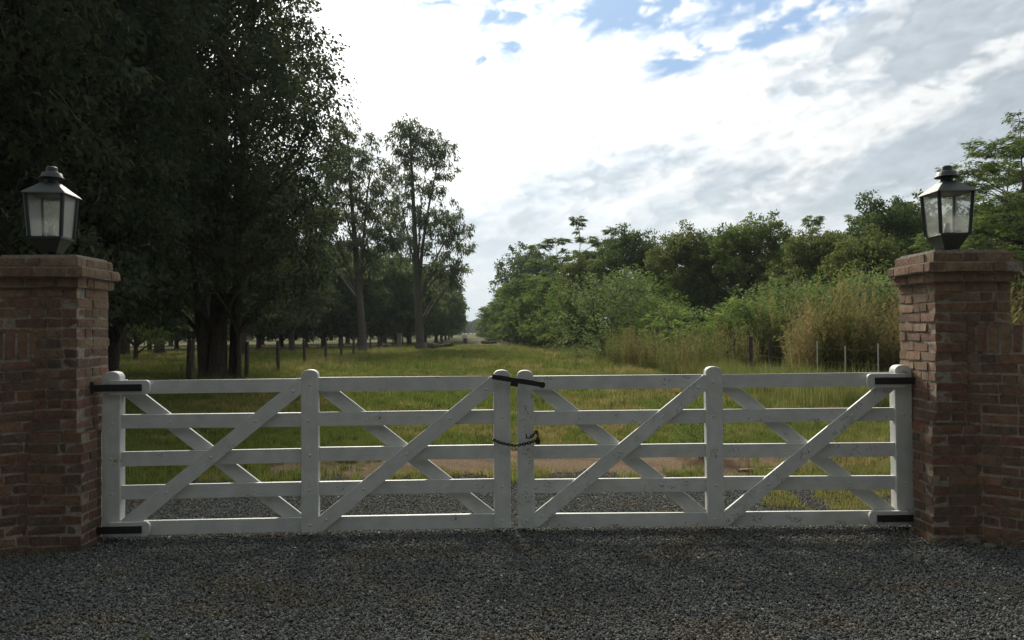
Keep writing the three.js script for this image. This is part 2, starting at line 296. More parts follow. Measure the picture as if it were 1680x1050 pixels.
// ---------------------------------------------------------------- trees: a trunk, limbs to each clump, leaves round twig ends
function tube(out, pts, r0, r1, sides = 6) {
  const n = pts.length, o = out.pos.length / 3, up = new THREE.Vector3(), a = new THREE.Vector3(), b = new THREE.Vector3();
  let len = 0;
  for (let i = 0; i < n; i++) {
    const t = pts[Math.min(n - 1, i + 1)].clone().sub(pts[Math.max(0, i - 1)]).normalize(), rad = mix(r0, r1, i / (n - 1));
    up.set(Math.abs(t.x) > .8 ? 0 : 1, 0, Math.abs(t.x) > .8 ? 1 : 0); a.crossVectors(t, up).normalize(); b.crossVectors(t, a);
    if (i) len += pts[i].distanceTo(pts[i - 1]);
    for (let s = 0; s <= sides; s++) {
      const an = s / sides * 6.283, c = Math.cos(an) * rad, d = Math.sin(an) * rad;
      out.pos.push(pts[i].x + a.x * c + b.x * d, pts[i].y + a.y * c + b.y * d, pts[i].z + a.z * c + b.z * d); out.uv.push(s / sides * rad * 6, len);
    }
  }
  for (let i = 0; i < n - 1; i++) for (let s = 0; s < sides; s++) { const k = o + i * (sides + 1) + s; out.idx.push(k, k + sides + 1, k + 1, k + 1, k + sides + 1, k + sides + 2); }
}
function tubeGeo(out) { const g = new THREE.BufferGeometry(); g.setAttribute('position', new THREE.Float32BufferAttribute(out.pos, 3)); g.setAttribute('uv', new THREE.Float32BufferAttribute(out.uv, 2)); g.setIndex(out.idx); g.computeVertexNormals(); return g; }
function curve(a, b, lift, bend, r, n) {                                       // a limb that leaves upwards and bends out
  const c = a.clone().lerp(b, .45).add(new THREE.Vector3((r() - .5) * bend, lift + (r() - .5) * bend, (r() - .5) * bend)), pts = [];
  for (let i = 0; i <= n; i++) { const t = i / n; pts.push(new THREE.Vector3(mix(mix(a.x, c.x, t), mix(c.x, b.x, t), t), mix(mix(a.y, c.y, t), mix(c.y, b.y, t), t), mix(mix(a.z, c.z, t), mix(c.z, b.z, t), t))); }
  return pts;
}
const wood = () => ({ pos: [], uv: [], idx: [] });
// o: seed, stems [[x0,z0,x1,z1,h,r]...], clumps [[x,y,z,rx,ry,rz]...], twigs per clump, leaves per twig, leaf {len, wid, spread, droop, flat}, tones [[r,g,b]...]
function makeTree(o) {
  const r = rngOf(o.seed), w = wood(), limbs = wood(), lp = [], lc = [], li = [], g = () => r() + r() + r() - 1.5;
  const stems = o.stems.map(([x0, z0, x1, z1, h, rad, y0 = -.15]) => {
    const pts = []; const n = 9, sx = (r() - .5) * .5, sz = (r() - .5) * .5;
    for (let i = 0; i <= n; i++) { const t = i / n, wv = Math.sin(t * 5 + sx * 9) * .03 * h * .4; pts.push(new THREE.Vector3(mix(x0, x1, t * t * .4 + t * .6) + wv * sx * 2, mix(y0, h, t), mix(z0, z1, t) + wv * sz * 2)); }
    const flare = [pts[0].clone(), pts[0].clone().lerp(pts[1], .35)]; tube(w, flare, rad * (y0 > 0 ? 1.1 : 1.45), rad * 1.02, 10);
    tube(w, [flare[1], ...pts.slice(1)], rad * 1.02, rad * .16, 9);
    return { pts, rad, h };
  });
  const L = o.leaf;
  for (const [cx, cy, cz, rx, ry, rz] of o.clumps) {
    const c = new THREE.Vector3(cx, cy, cz);
    let best = null, bd = 1e9;
    for (const s of stems) for (let i = 1; i < s.pts.length; i++) { const p = s.pts[i], hor = Math.hypot(p.x - cx, p.z - cz), want = cy - Math.max(.3, hor * o.rise), dd = Math.abs(p.y - want) + hor * .8; if (p.y < cy && dd < bd) { bd = dd; best = [p, s.rad * mix(1, .2, i / s.pts.length)]; } }
    if (!best) best = [stems[0].pts[1], stems[0].rad * .5];
    const lr = Math.max(.025, Math.min(best[1] * .6, .04 + .03 * best[0].distanceTo(c) * (o.limb ?? 1)));
    tube(limbs, curve(best[0], c, best[0].distanceTo(c) * .12, best[0].distanceTo(c) * .12, r, 5), lr, lr * .4, 5);
    const vol = Math.cbrt(rx * ry * rz), n = Math.round(o.twigs * (.6 + .8 * r()) * vol * vol);
    for (let k = 0; k < n; k++) {
      let x, y, z, q; do { x = r() * 2 - 1; y = r() * 2 - 1; z = r() * 2 - 1; q = x * x + y * y + z * z; } while (q > 1 || (q < .3 && r() < .75));
      const e = new THREE.Vector3(cx + x * rx, cy + y * ry, cz + z * rz);
      if (e.y < .15) e.y = .15 + r() * .5;
      if (k % (o.twigEvery ?? 4) === 0) tube(limbs, curve(c, e, .05, .2 * vol, r, 2), lr * .3, .008, 3);
      const tone = o.tones[r() * o.tones.length | 0], tj = .8 + .4 * r(), m = Math.round(o.leaves * (.5 + r()));
      const out = e.clone().sub(c).normalize();
      for (let i = 0; i < m; i++) {
        const px = e.x + g() * L.spread, py = e.y + g() * L.spread * (L.flat ?? .8), pz = e.z + g() * L.spread;
        let dx = g() + out.x * (L.out ?? .4), dy = g() * (L.level ? .35 : 1) - (L.droop ?? .2), dz = g() + out.z * (L.out ?? .4); const dl = Math.hypot(dx, dy, dz) || 1; dx /= dl; dy /= dl; dz /= dl;
        let ux = g(), uy = g() + (L.level ?? 0), uz = g(); let sx = dy * uz - dz * uy, sy = dz * ux - dx * uz, sz = dx * uy - dy * ux; const sl = Math.hypot(sx, sy, sz) || 1;
        const len = L.len * (.6 + .7 * r()), wd = L.wid * (.6 + .7 * r()) / 2; sx *= wd / sl; sy *= wd / sl; sz *= wd / sl;
        const b = lp.length / 3, mx = px + dx * len * .45, my = py + dy * len * .45, mz = pz + dz * len * .45, fold = wd * .5;
        lp.push(px, py, pz, mx + sx, my + sy + fold, mz + sz, px + dx * len, py + dy * len - len * .08, pz + dz * len, mx - sx, my - sy + fold, mz - sz);
        li.push(b, b + 1, b + 2, b, b + 2, b + 3);
        const j = tj * (.85 + .3 * r()); for (let q4 = 0; q4 < 4; q4++) lc.push(tone[0] * j, tone[1] * j, tone[2] * j);
      }
    }
  }
  const lg = new THREE.BufferGeometry(); lg.setAttribute('position', new THREE.Float32BufferAttribute(lp, 3)); lg.setAttribute('color', new THREE.Float32BufferAttribute(lc, 3)); lg.setIndex(li); lg.computeVertexNormals();
  return { trunk: tubeGeo(w), limbs: limbs.pos.length ? tubeGeo(limbs) : null, leaves: lg, bark: o.bark ?? M.barkDark, count: li.length / 3 };
}
function clumpsIn(seed, n, profile, size, flat = .8) {                          // clumps scattered through an envelope: profile(t) -> [height, radius]
  const r = rngOf(seed), list = [];
  for (let i = 0; i < n; i++) { const t = (i + r()) / n, [h, R] = profile(t), a = i * 2.4 + r() * 1.2, q = R * (.25 + .75 * Math.sqrt(r())), s = size * (.65 + .7 * r()); list.push([Math.cos(a) * q, h, Math.sin(a) * q, s * (.85 + .4 * r()), s * flat * (.8 + .4 * r()), s * (.85 + .4 * r())]); }
  return list;
}
function tree(name, proto, label, pos, turn, s, group, sy = s) {
  const o = base(name, label, name === 'bush' ? 'bush' : 'tree', pos, turn, group); o.scale.set(s, sy, s);
  part('trunk', proto.trunk, proto.bark, o); if (proto.limbs) part('limbs', proto.limbs, proto.bark, o);
  part('crown', proto.leaves, proto.mat ?? M.leaf, o);
  return o;
}
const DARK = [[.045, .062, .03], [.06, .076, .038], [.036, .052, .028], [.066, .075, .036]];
const EUC = [[0.112, 0.14, 0.0728], [0.133, 0.1568, 0.0812], [0.0952, 0.126, 0.07], [0.154, 0.1652, 0.084]];
const PARK = [[0.0706, 0.1043, 0.0363], [0.0846, 0.1224, 0.0383], [0.0611, 0.0904, 0.0343], [0.0941, 0.1256, 0.0403]];
const GREEN = [[0.1062, 0.1591, 0.0397], [0.1274, 0.1811, 0.0415], [0.0935, 0.1427, 0.0397], [0.1416, 0.1811, 0.0453]];
const OLIVE = [[0.1242, 0.1497, 0.0439], [0.1552, 0.1657, 0.0489], [0.1056, 0.1283, 0.0411], [0.1179, 0.1604, 0.043]];
const P = {};
const env = (h0, h1, R, e = .55) => (t) => [mix(h0, h1, t), R * Math.pow(Math.sin(Math.PI * Math.min(1, Math.max(0.02, t * .86 + .12))), e)];
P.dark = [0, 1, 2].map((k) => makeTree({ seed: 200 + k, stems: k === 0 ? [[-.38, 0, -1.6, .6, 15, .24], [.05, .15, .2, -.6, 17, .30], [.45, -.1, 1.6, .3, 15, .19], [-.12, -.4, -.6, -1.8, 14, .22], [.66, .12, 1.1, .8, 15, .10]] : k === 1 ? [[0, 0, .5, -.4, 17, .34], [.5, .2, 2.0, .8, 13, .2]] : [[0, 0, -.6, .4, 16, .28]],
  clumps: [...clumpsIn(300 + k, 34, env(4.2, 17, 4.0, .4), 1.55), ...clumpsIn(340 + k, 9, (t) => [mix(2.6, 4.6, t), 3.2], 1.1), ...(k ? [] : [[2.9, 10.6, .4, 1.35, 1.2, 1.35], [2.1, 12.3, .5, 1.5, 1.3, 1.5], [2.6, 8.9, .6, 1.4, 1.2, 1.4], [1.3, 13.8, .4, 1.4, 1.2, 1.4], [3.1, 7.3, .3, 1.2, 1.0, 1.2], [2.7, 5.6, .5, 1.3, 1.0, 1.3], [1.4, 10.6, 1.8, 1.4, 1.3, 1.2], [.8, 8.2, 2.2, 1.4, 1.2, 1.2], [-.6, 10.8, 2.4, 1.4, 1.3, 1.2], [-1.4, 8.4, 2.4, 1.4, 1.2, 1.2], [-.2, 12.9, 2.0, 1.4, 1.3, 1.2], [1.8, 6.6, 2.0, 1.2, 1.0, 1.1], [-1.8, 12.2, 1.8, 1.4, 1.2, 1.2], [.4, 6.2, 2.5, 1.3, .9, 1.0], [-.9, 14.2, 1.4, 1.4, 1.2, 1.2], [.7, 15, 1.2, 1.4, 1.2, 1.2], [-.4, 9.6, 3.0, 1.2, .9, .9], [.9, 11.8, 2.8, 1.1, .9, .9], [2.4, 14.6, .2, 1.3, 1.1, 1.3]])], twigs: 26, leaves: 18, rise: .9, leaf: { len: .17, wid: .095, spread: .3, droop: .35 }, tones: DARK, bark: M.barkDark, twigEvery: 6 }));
P.park = [0, 1].map((k) => makeTree({ seed: 230 + k, stems: [[0, 0, .4, -.2, 7.5, .26]], clumps: [...clumpsIn(360 + k, 26, env(2.0, 9.2, 3.6, .45), 1.5)], twigs: 22, leaves: 14, rise: .7, leaf: { len: .3, wid: .17, spread: .36, droop: .3 }, tones: PARK, bark: M.barkDark, twigEvery: 8 }));
P.acacia = [0, 1].map((k) => makeTree({ seed: 250 + k, stems: [[0, 0, .4, .2, 9.5, .16], [.2, .1, -1.6, -.4, 8, .11]], clumps: [...clumpsIn(380 + k, 28, env(3.4, 8.8, 4.2, .4), 1.0, .3), [-3.4, 9.0, .2, 1.2, .25, .8], [-1.8, 9.6, 0, 1.1, .25, .8], [2.4, 9.5, .2, 1.2, .3, .8], [1.2, 9.9, -.3, 1.0, .25, .8], [.25, 11.5, 0, .7, .45, .6], [.35, 10.6, .1, .3, .3, .3]], twigs: 75, leaves: 13, rise: .6, leaf: { len: .40, wid: .10, spread: .26, droop: .25, flat: .35, level: 1.4, out: 1.3 }, tones: GREEN, bark: M.barkBrown, limb: .6, twigEvery: 2 }));
P.nearAcacia = [makeTree({ seed: 262, stems: [[0, 0, .4, .2, 9.5, .16], [.2, .1, -1.6, -.4, 8, .11]], clumps: [...clumpsIn(393, 46, env(3.0, 10.6, 3.9, .5), .95, .34), [.3, 11.2, 0, .6, .5, .6]], twigs: 85, leaves: 15, rise: .6, leaf: { len: .2, wid: .06, spread: .2, droop: .2, flat: .4, level: 1.3, out: 1.3 }, tones: GREEN, bark: M.barkBrown, limb: .5, twigEvery: 3 })];
P.hedge = [0, 1].map((k) => makeTree({ seed: 270 + k, stems: [[0, 0, .2, .1, 6, .13], [.8, .3, 1.2, .4, 5.4, .1]], clumps: [...clumpsIn(400 + k, 34, env(.8, 8.2, 3.7, .35), 1.35, .55)], twigs: 24, leaves: 14, rise: .6, leaf: { len: .42, wid: .13, spread: .36, droop: .2, flat: .5, level: 1.0, out: .9 }, tones: GREEN, bark: M.barkBrown, twigEvery: 6 }));
P.dense = [0, 1, 2].map((k) => makeTree({ seed: 280 + k, stems: [[0, 0, .3, .2, 6.8, .15], [.5, .4, 1.3, .9, 6, .1], [-.5, .1, -1.2, -.5, 6, .1]], clumps: [...clumpsIn(420 + k, 34, env(1.0, 8.4, 2.9, .42), 1.15), ...clumpsIn(450 + k, 7, (t) => [mix(7.6, 9.2, t), 1.7], .5, 1.3)], twigs: 44, leaves: 16, rise: .8, leaf: { len: .2, wid: .11, spread: .27, droop: -.25 }, tones: k === 1 ? OLIVE : k === 2 ? [...GREEN.slice(0, 2), ...OLIVE.slice(0, 2)] : PARK, bark: M.barkBrown, twigEvery: 5 }));
P.bush = [0, 1].map((k) => makeTree({ seed: 310 + k, stems: [[0, 0, .2, .1, 2.4, .06], [.2, .1, .9, .3, 2.2, .05], [-.2, 0, -.8, -.2, 2.2, .05]], clumps: clumpsIn(480 + k, 26, env(.35, 3.2, 1.9, .4), .75, .7), twigs: 40, leaves: 12, rise: .8, leaf: { len: .16, wid: .045, spread: .22, droop: .05, out: .9 }, tones: k ? GREEN.map((c) => c.map((v) => v * 1.15)) : [[.14, .185, .07], [.155, .20, .072], [.12, .165, .06]], bark: M.barkBrown, twigEvery: 6 }));
P.sumac = [makeTree({ seed: 320, stems: [[0, 0, .2, .1, 1.6, .04], [.1, 0, -.7, .3, 1.5, .035]], clumps: clumpsIn(495, 18, env(.4, 2.1, 1.5, .4), .55, .4), twigs: 46, leaves: 9, rise: .7, leaf: { len: .28, wid: .07, spread: .18, droop: .15, flat: .4, level: 1.4, out: 1.1 }, tones: GREEN.map((c) => c.map((v) => v * 1.2)), bark: M.barkBrown, twigEvery: 5 })];
// the two tall gum trees have outlines of their own: clump centres in metres round the foot (x right, y up, z to the camera)
const gum = { twigs: 14, leaves: 19, rise: 1.3, leaf: { len: .42, wid: .12, spread: .36, droop: .75 }, tones: EUC, bark: M.barkGrey, twigEvery: 3, limb: .7 };
const puff = (l) => l.map(([x, y, z, a, b, c]) => [x, y, z, a * 1.3, b * 1.25, c * 1.3]);
P.gumLeft = makeTree({ ...gum, seed: 501, stems: [[0, 0, -1.2, .2, 18.6, .36], [-.18, .02, 1.0, .2, 16.5, .17, 5.2], [-.15, 0, -3.6, .3, 12.5, .13, 3.8], [-.3, .1, 2.2, .2, 13, .1, 6.6], [-.5, .1, -2.4, .2, 15, .1, 8]], clumps: puff([[-1.4, 19.0, 0, .9, .9, .9], [-1.7, 17.6, .4, 1.1, 1.3, 1.1], [-.9, 16.2, -.4, 1.1, 1.2, 1.1], [-2.2, 15.4, .2, 1.2, 1.2, 1.2], [.7, 17.0, .2, .8, 1.1, .8], [1.0, 15.2, -.3, 1.1, 1.3, 1.1], [.5, 13.4, .6, 1.2, 1.1, 1.2], [1.9, 14.3, .3, .9, 1.2, .9], [-1.6, 13.6, .5, 1.2, 1.2, 1.2], [-2.9, 13.0, -.3, 1.2, 1.2, 1.2], [2.0, 12.0, .4, 1.0, 1.2, 1.0], [1.0, 11.2, -.6, 1.3, 1.0, 1.3], [-.4, 11.4, .5, 1.4, 1.0, 1.4], [-1.8, 11.0, -.4, 1.3, 1.0, 1.3], [-3.6, 10.8, .3, 1.2, 1.1, 1.2], [-3.0, 9.0, .5, 1.2, 1.0, 1.2], [2.4, 9.8, .2, 1.1, 1.0, 1.1], [.6, 9.3, .4, 1.3, .9, 1.3], [-1.0, 8.8, .2, 1.2, .9, 1.2], [1.7, 8.2, -.4, 1.2, .8, 1.2], [-2.2, 7.2, .2, 1.1, .9, 1.1], [-4.2, 8.6, 0, .9, .9, .9], [.2, 7.0, .5, 1.1, .7, 1.1]]) });
P.gumRight = makeTree({ ...gum, seed: 502, stems: [[0, 0, -.9, .2, 20.5, .40], [-.1, 0, 2.0, .3, 18.5, .2, 6.2], [-.05, 0, 3.6, .2, 12, .15, 4.6], [-.08, .1, -2.0, -.2, 14.5, .14, 5.2], [-.25, .1, .8, .1, 17.5, .11, 8]], clumps: puff([[-1.0, 21.0, 0, 1.1, .9, 1.1], [-1.6, 19.8, .3, 1.2, 1.2, 1.2], [-.2, 19.9, -.3, 1.2, 1.2, 1.2], [1.0, 19.4, .2, 1.2, 1.1, 1.2], [2.1, 18.6, 0, 1.1, 1.2, 1.1], [2.6, 17.2, .3, .9, 1.2, .9], [1.4, 17.6, -.4, 1.2, 1.1, 1.2], [-1.4, 17.6, -.2, 1.1, 1.2, 1.1], [-.3, 17.4, .4, 1.0, 1.2, 1.0], [-1.5, 15.2, .2, .8, 1.3, .8], [-.1, 15.0, .4, 1.1, 1.2, 1.1], [1.6, 15.2, 0, .7, 1.0, .7], [-2.1, 12.6, .3, .8, 1.3, .8], [-.6, 12.6, -.2, 1.1, 1.0, 1.1], [.7, 12.6, .3, .9, 1.0, .9], [2.7, 13.0, .2, 1.2, 1.0, 1.2], [3.6, 11.8, -.2, 1.1, 1.0, 1.1], [2.2, 11.2, .3, 1.2, 1.1, 1.2], [4.2, 10.4, .2, .9, .9, .9], [3.2, 9.6, 0, 1.2, 1.0, 1.2], [1.6, 9.6, .4, 1.1, 1.0, 1.1], [.2, 10.2, .4, 1.1, .9, 1.1], [-1.6, 10.4, .1, 1.0, .9, 1.0], [2.6, 7.8, .2, 1.2, .9, 1.2], [3.5, 7.2, -.2, .9, .9, .9], [1.5, 7.4, .2, 1.1, .8, 1.1], [-1.1, 8.4, .3, 1.0, .7, 1.0], [2.9, 6.2, .2, .9, .7, .9], [1.8, 5.6, 0, .9, .7, .9]]) });

// the dark trees on the left
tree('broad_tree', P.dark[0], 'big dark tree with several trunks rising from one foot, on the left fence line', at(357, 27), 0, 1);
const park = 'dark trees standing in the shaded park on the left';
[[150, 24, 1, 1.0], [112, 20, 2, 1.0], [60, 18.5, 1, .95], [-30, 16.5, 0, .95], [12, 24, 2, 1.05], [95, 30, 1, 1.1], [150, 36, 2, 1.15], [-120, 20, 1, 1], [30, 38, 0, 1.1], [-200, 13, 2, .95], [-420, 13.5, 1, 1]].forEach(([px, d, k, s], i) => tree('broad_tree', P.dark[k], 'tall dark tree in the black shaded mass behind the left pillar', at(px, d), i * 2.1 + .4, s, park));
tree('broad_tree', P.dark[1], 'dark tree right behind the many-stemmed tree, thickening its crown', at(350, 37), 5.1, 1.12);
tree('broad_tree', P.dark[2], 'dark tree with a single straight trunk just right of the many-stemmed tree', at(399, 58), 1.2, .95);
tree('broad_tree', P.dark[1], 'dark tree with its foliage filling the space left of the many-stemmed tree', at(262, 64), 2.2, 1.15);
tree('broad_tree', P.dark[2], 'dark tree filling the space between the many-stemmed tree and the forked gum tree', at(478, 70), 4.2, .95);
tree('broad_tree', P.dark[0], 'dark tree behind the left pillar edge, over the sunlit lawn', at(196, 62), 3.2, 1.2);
tree('gum_tree', P.gumLeft, 'tall airy gum tree with a forked grey crown, left of its slimmer neighbour', at(594, 67), 0, 1);
tree('gum_tree', P.gumRight, 'tall slender gum tree nearest the open lane, with sky through its crown', at(689, 75), 0, 1);
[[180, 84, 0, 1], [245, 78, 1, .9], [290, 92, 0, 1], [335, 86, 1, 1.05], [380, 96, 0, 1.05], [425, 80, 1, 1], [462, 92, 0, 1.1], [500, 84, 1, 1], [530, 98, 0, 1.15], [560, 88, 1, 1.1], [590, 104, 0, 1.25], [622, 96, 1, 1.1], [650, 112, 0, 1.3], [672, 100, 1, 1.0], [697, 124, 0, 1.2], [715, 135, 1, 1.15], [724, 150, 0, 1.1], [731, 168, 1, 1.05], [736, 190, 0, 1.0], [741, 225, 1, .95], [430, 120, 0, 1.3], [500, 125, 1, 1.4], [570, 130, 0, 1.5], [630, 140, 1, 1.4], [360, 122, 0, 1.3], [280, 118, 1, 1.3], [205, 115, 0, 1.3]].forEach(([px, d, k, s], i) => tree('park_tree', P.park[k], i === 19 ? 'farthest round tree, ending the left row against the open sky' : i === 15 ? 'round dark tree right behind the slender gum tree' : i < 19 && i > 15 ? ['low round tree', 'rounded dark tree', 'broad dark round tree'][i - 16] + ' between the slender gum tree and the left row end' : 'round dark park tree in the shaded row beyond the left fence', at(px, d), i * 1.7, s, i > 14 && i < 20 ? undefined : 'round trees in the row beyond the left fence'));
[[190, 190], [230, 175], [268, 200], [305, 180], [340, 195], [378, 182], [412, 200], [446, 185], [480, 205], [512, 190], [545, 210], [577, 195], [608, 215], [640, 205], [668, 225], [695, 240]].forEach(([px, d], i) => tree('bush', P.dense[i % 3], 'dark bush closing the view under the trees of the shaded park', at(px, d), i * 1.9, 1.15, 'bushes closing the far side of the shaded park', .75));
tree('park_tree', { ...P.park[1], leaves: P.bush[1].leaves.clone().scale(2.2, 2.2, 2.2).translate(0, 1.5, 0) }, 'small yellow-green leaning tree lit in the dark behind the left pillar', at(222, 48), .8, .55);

// the wood on the right of the lane
[[792, 250, 0, .62], [801, 205, 1, .72], [812, 172, 0, .85], [826, 146, 1, .92], [842, 124, 0, .95], [860, 108, 1, .95], [880, 95, 0, .97], [901, 84, 1, .85], [922, 74, 0, .76]].forEach(([px, d, k, s], i) => tree('locust_tree', P.hedge[k], ['farthest and lowest', 'second farthest', 'third farthest', 'fourth farthest', 'middle', 'fourth nearest', 'third nearest', 'second nearest', 'nearest and largest'][i] + ' bright green feathery locust in the row along the right of the lane', at(px, d), i * 1.3, s, 'locust trees in the row along the lane'));
tree('park_tree', P.park[0], 'dark rounded tree standing up behind the row of bright green locusts', at(872, 140), 2, 1.65);
tree('acacia_tree', P.acacia[0], 'feathery acacia with a tuft of fronds sticking up above its spreading top', at(945, 84), .3, 1.15);
tree('acacia_tree', P.acacia[1], 'spreading acacia to the right of the tufted acacia', at(1004, 80), 1.6, 1.02);
tree('dense_tree', P.dense[0], 'dense dark tree with a rounded top, right of the acacias', at(1042, 60), 0, .98);
tree('dense_tree', P.dense[1], 'olive green dense tree in the middle of the right wood', at(1125, 52), 1, .86);
tree('dense_tree', P.dense[0], 'dark deep-shaded dense tree in the middle of the right wood', at(1185, 50), 3, .84);
tree('dense_tree', P.dense[2], 'dense tree with upright leafy shoots on its crown', at(1240, 48), 2, .88);
tree('dense_tree', P.dense[1], 'low olive dense tree before the two acacias near the right pillar', at(1340, 42), 4, .72);
tree('acacia_tree', P.acacia[0], 'thin acacia with flat fronds against the sky, right of the upright leafy shoots', at(1340, 52), 2.6, .76);
tree('acacia_tree', P.acacia[1], 'low acacia right behind the round tree by the right pillar', at(1398, 50), .4, .74);
tree('dense_tree', P.dense[0], 'tall round grey-green tree just left of the right lantern', at(1478, 42), 5, .92);
tree('dense_tree', P.dense[1], 'olive tree low behind the tall weeds beside the right pillar', at(1420, 36), 1.2, .62);
tree('acacia_tree', P.nearAcacia[0], 'big feathery acacia at the right edge above the right lantern', at(1690, 28), 2.0, .80);
tree('acacia_tree', P.nearAcacia[0], 'feathery acacia just behind the big acacia at the right edge', at(1660, 35), 4.4, .82);
tree('dense_tree', P.dense[0], 'dark tree behind the right pillar, below the big acacia', at(1610, 36), 2.2, .78);
tree('dense_tree', P.dense[2], 'green tree outside the right edge beside the wing wall', at(1730, 34), 2.9, .85);
tree('dense_tree', P.dense[1], 'green tree behind the tufted acacia, filling the wood at its foot', at(965, 64), 0, .8);
tree('dense_tree', P.dense[0], 'green tree between the rounded dark tree and the olive tree of the right wood', at(1075, 58), 2, .75);
tree('dense_tree', P.dense[2], 'green tree filling the dip right of the upright leafy shoots', at(1290, 50), 4, .75);
tree('dense_tree', P.dense[1], 'olive tree behind the right lantern', at(1530, 44), 6, .85);
tree('dense_tree', P.dense[0], 'green tree at the foot of the low acacia near the right pillar', at(1380, 47), 8, .8);
tree('bush', P.bush[0], 'grey-green rounded bush at the edge of the lane', at(1000, 47), 0, 1.45);
tree('bush', P.bush[1], 'bright green bush right behind the rounded grey-green bush', at(1056, 50), 1, 1.5);
tree('bush', P.bush[1], 'dark green bush at the left foot of the wood, beside the open lane', at(938, 66), 2, 1.5);
tree('bush', P.sumac[0], 'low bright green sumac bush above the centre of the right leaf', at(1125, 37), 0, 1.25);
tree('bush', P.sumac[0], 'light green sumac bush with flat fronds left of the brown weeds', at(1190, 34), 2, 1.3);
tree('bush', P.bush[1], 'yellow-green bush standing in the weeds left of the right pillar', at(1385, 30), 1.8, 1.0);
tree('bush', P.bush[0], 'olive bush in the weeds right against the right pillar', at(1455, 28), .6, 1.05);
tree('bush', P.bush[1], 'green bush in the brown weeds above the right leaf', at(1300, 33), 2.4, 1.0);
[[1226, 33, .85, 'green bush between the sumacs and the first brown weeds'], [1345, 31, .95, 'green bush among the weeds behind the pale stakes'], [1418, 33, 1.15, 'leafy bush rising out of the weeds left of the right pillar'], [1275, 37, 1.1, 'green bush behind the brownest weeds'], [1090, 43, 1.0, 'green bush left of the low sumac bush']].forEach(([px, d, s, l], i) => tree('bush', P.bush[i % 2 ? 0 : 1], l, at(px, d), i * 1.4, s));
tree('bush', P.bush[1], 'small dark weed bush behind the middle post of the right leaf', at(1150, 10.2), 0, .17);
// far trees that close the lane
[[756, 520, .9], [762, 560, 1.0], [768, 600, .8], [775, 580, 1.0], [782, 560, 1.1], [789, 520, 1.1], [797, 470, 1.1], [749, 480, .9]].forEach(([px, d, s], i) => tree('park_tree', P.park[i % 2], 'far hazy tree closing the end of the lane', at(px, d), i, s, 'far trees at the end of the lane'));
// trees across the road behind the photographer, which keep the light off the front of the gate
[[-34, 8], [-27, 12], [-20, 8.5], [-14, 12], [-8, 9.5], [-2, 12.5], [4, 9.5], [10, 12], [16, 9], [22, 12], [29, 9], [35, 12]].forEach(([x, z], i) => tree('broad_tree', P.dark[i % 3], 'tall tree across the road behind the viewer', new THREE.Vector3(x, 0, z + 2), i, 1.2, 'trees across the road behind the viewer'));

// tall weeds and reeds on the right
function weedGeo(seed, h, n, leafLen, leafW) {
  const r = rngOf(seed), pos = [], idx = [];
  for (let s = 0; s < n; s++) {
    const a = r() * 6.28, R = r() * .22, x0 = Math.cos(a) * R, z0 = Math.sin(a) * R, H = h * (.6 + .5 * r()), lx = (r() - .5) * .3 * H, lz = (r() - .5) * .3 * H, w = .008 + .006 * r();
    const b = r() * 6.28, o = pos.length / 3, wx = Math.cos(b) * w, wz = Math.sin(b) * w;
    pos.push(x0 - wx, 0, z0 - wz, x0 + wx, 0, z0 + wz, x0 + lx, H, z0 + lz); idx.push(o, o + 1, o + 2);
    for (let t = .25; t < 1; t += .035) {
      const q = r() * 6.28, up = .5 + r() * .9, l = leafLen * (.5 + r()) * (1.15 - t * .5), cx = x0 + lx * t, cy = H * t, cz = z0 + lz * t, dx = Math.cos(q) * l, dz = Math.sin(q) * l, k = pos.length / 3, ww = (.012 + .012 * r()) * (leafW ?? 1);
      pos.push(cx, cy, cz, cx + dx * .5 - Math.sin(q) * ww, cy + up * l * .5, cz + dz * .5 + Math.cos(q) * ww, cx + dx, cy + up * l, cz + dz, cx + dx * .5 + Math.sin(q) * ww, cy + up * l * .5, cz + dz * .5 - Math.cos(q) * ww); idx.push(k, k + 1, k + 2, k, k + 2, k + 3);
    }
  }
  const g = new THREE.BufferGeometry(); g.setAttribute('position', new THREE.Float32BufferAttribute(pos, 3)); g.setIndex(idx); g.computeVertexNormals(); return g;
}
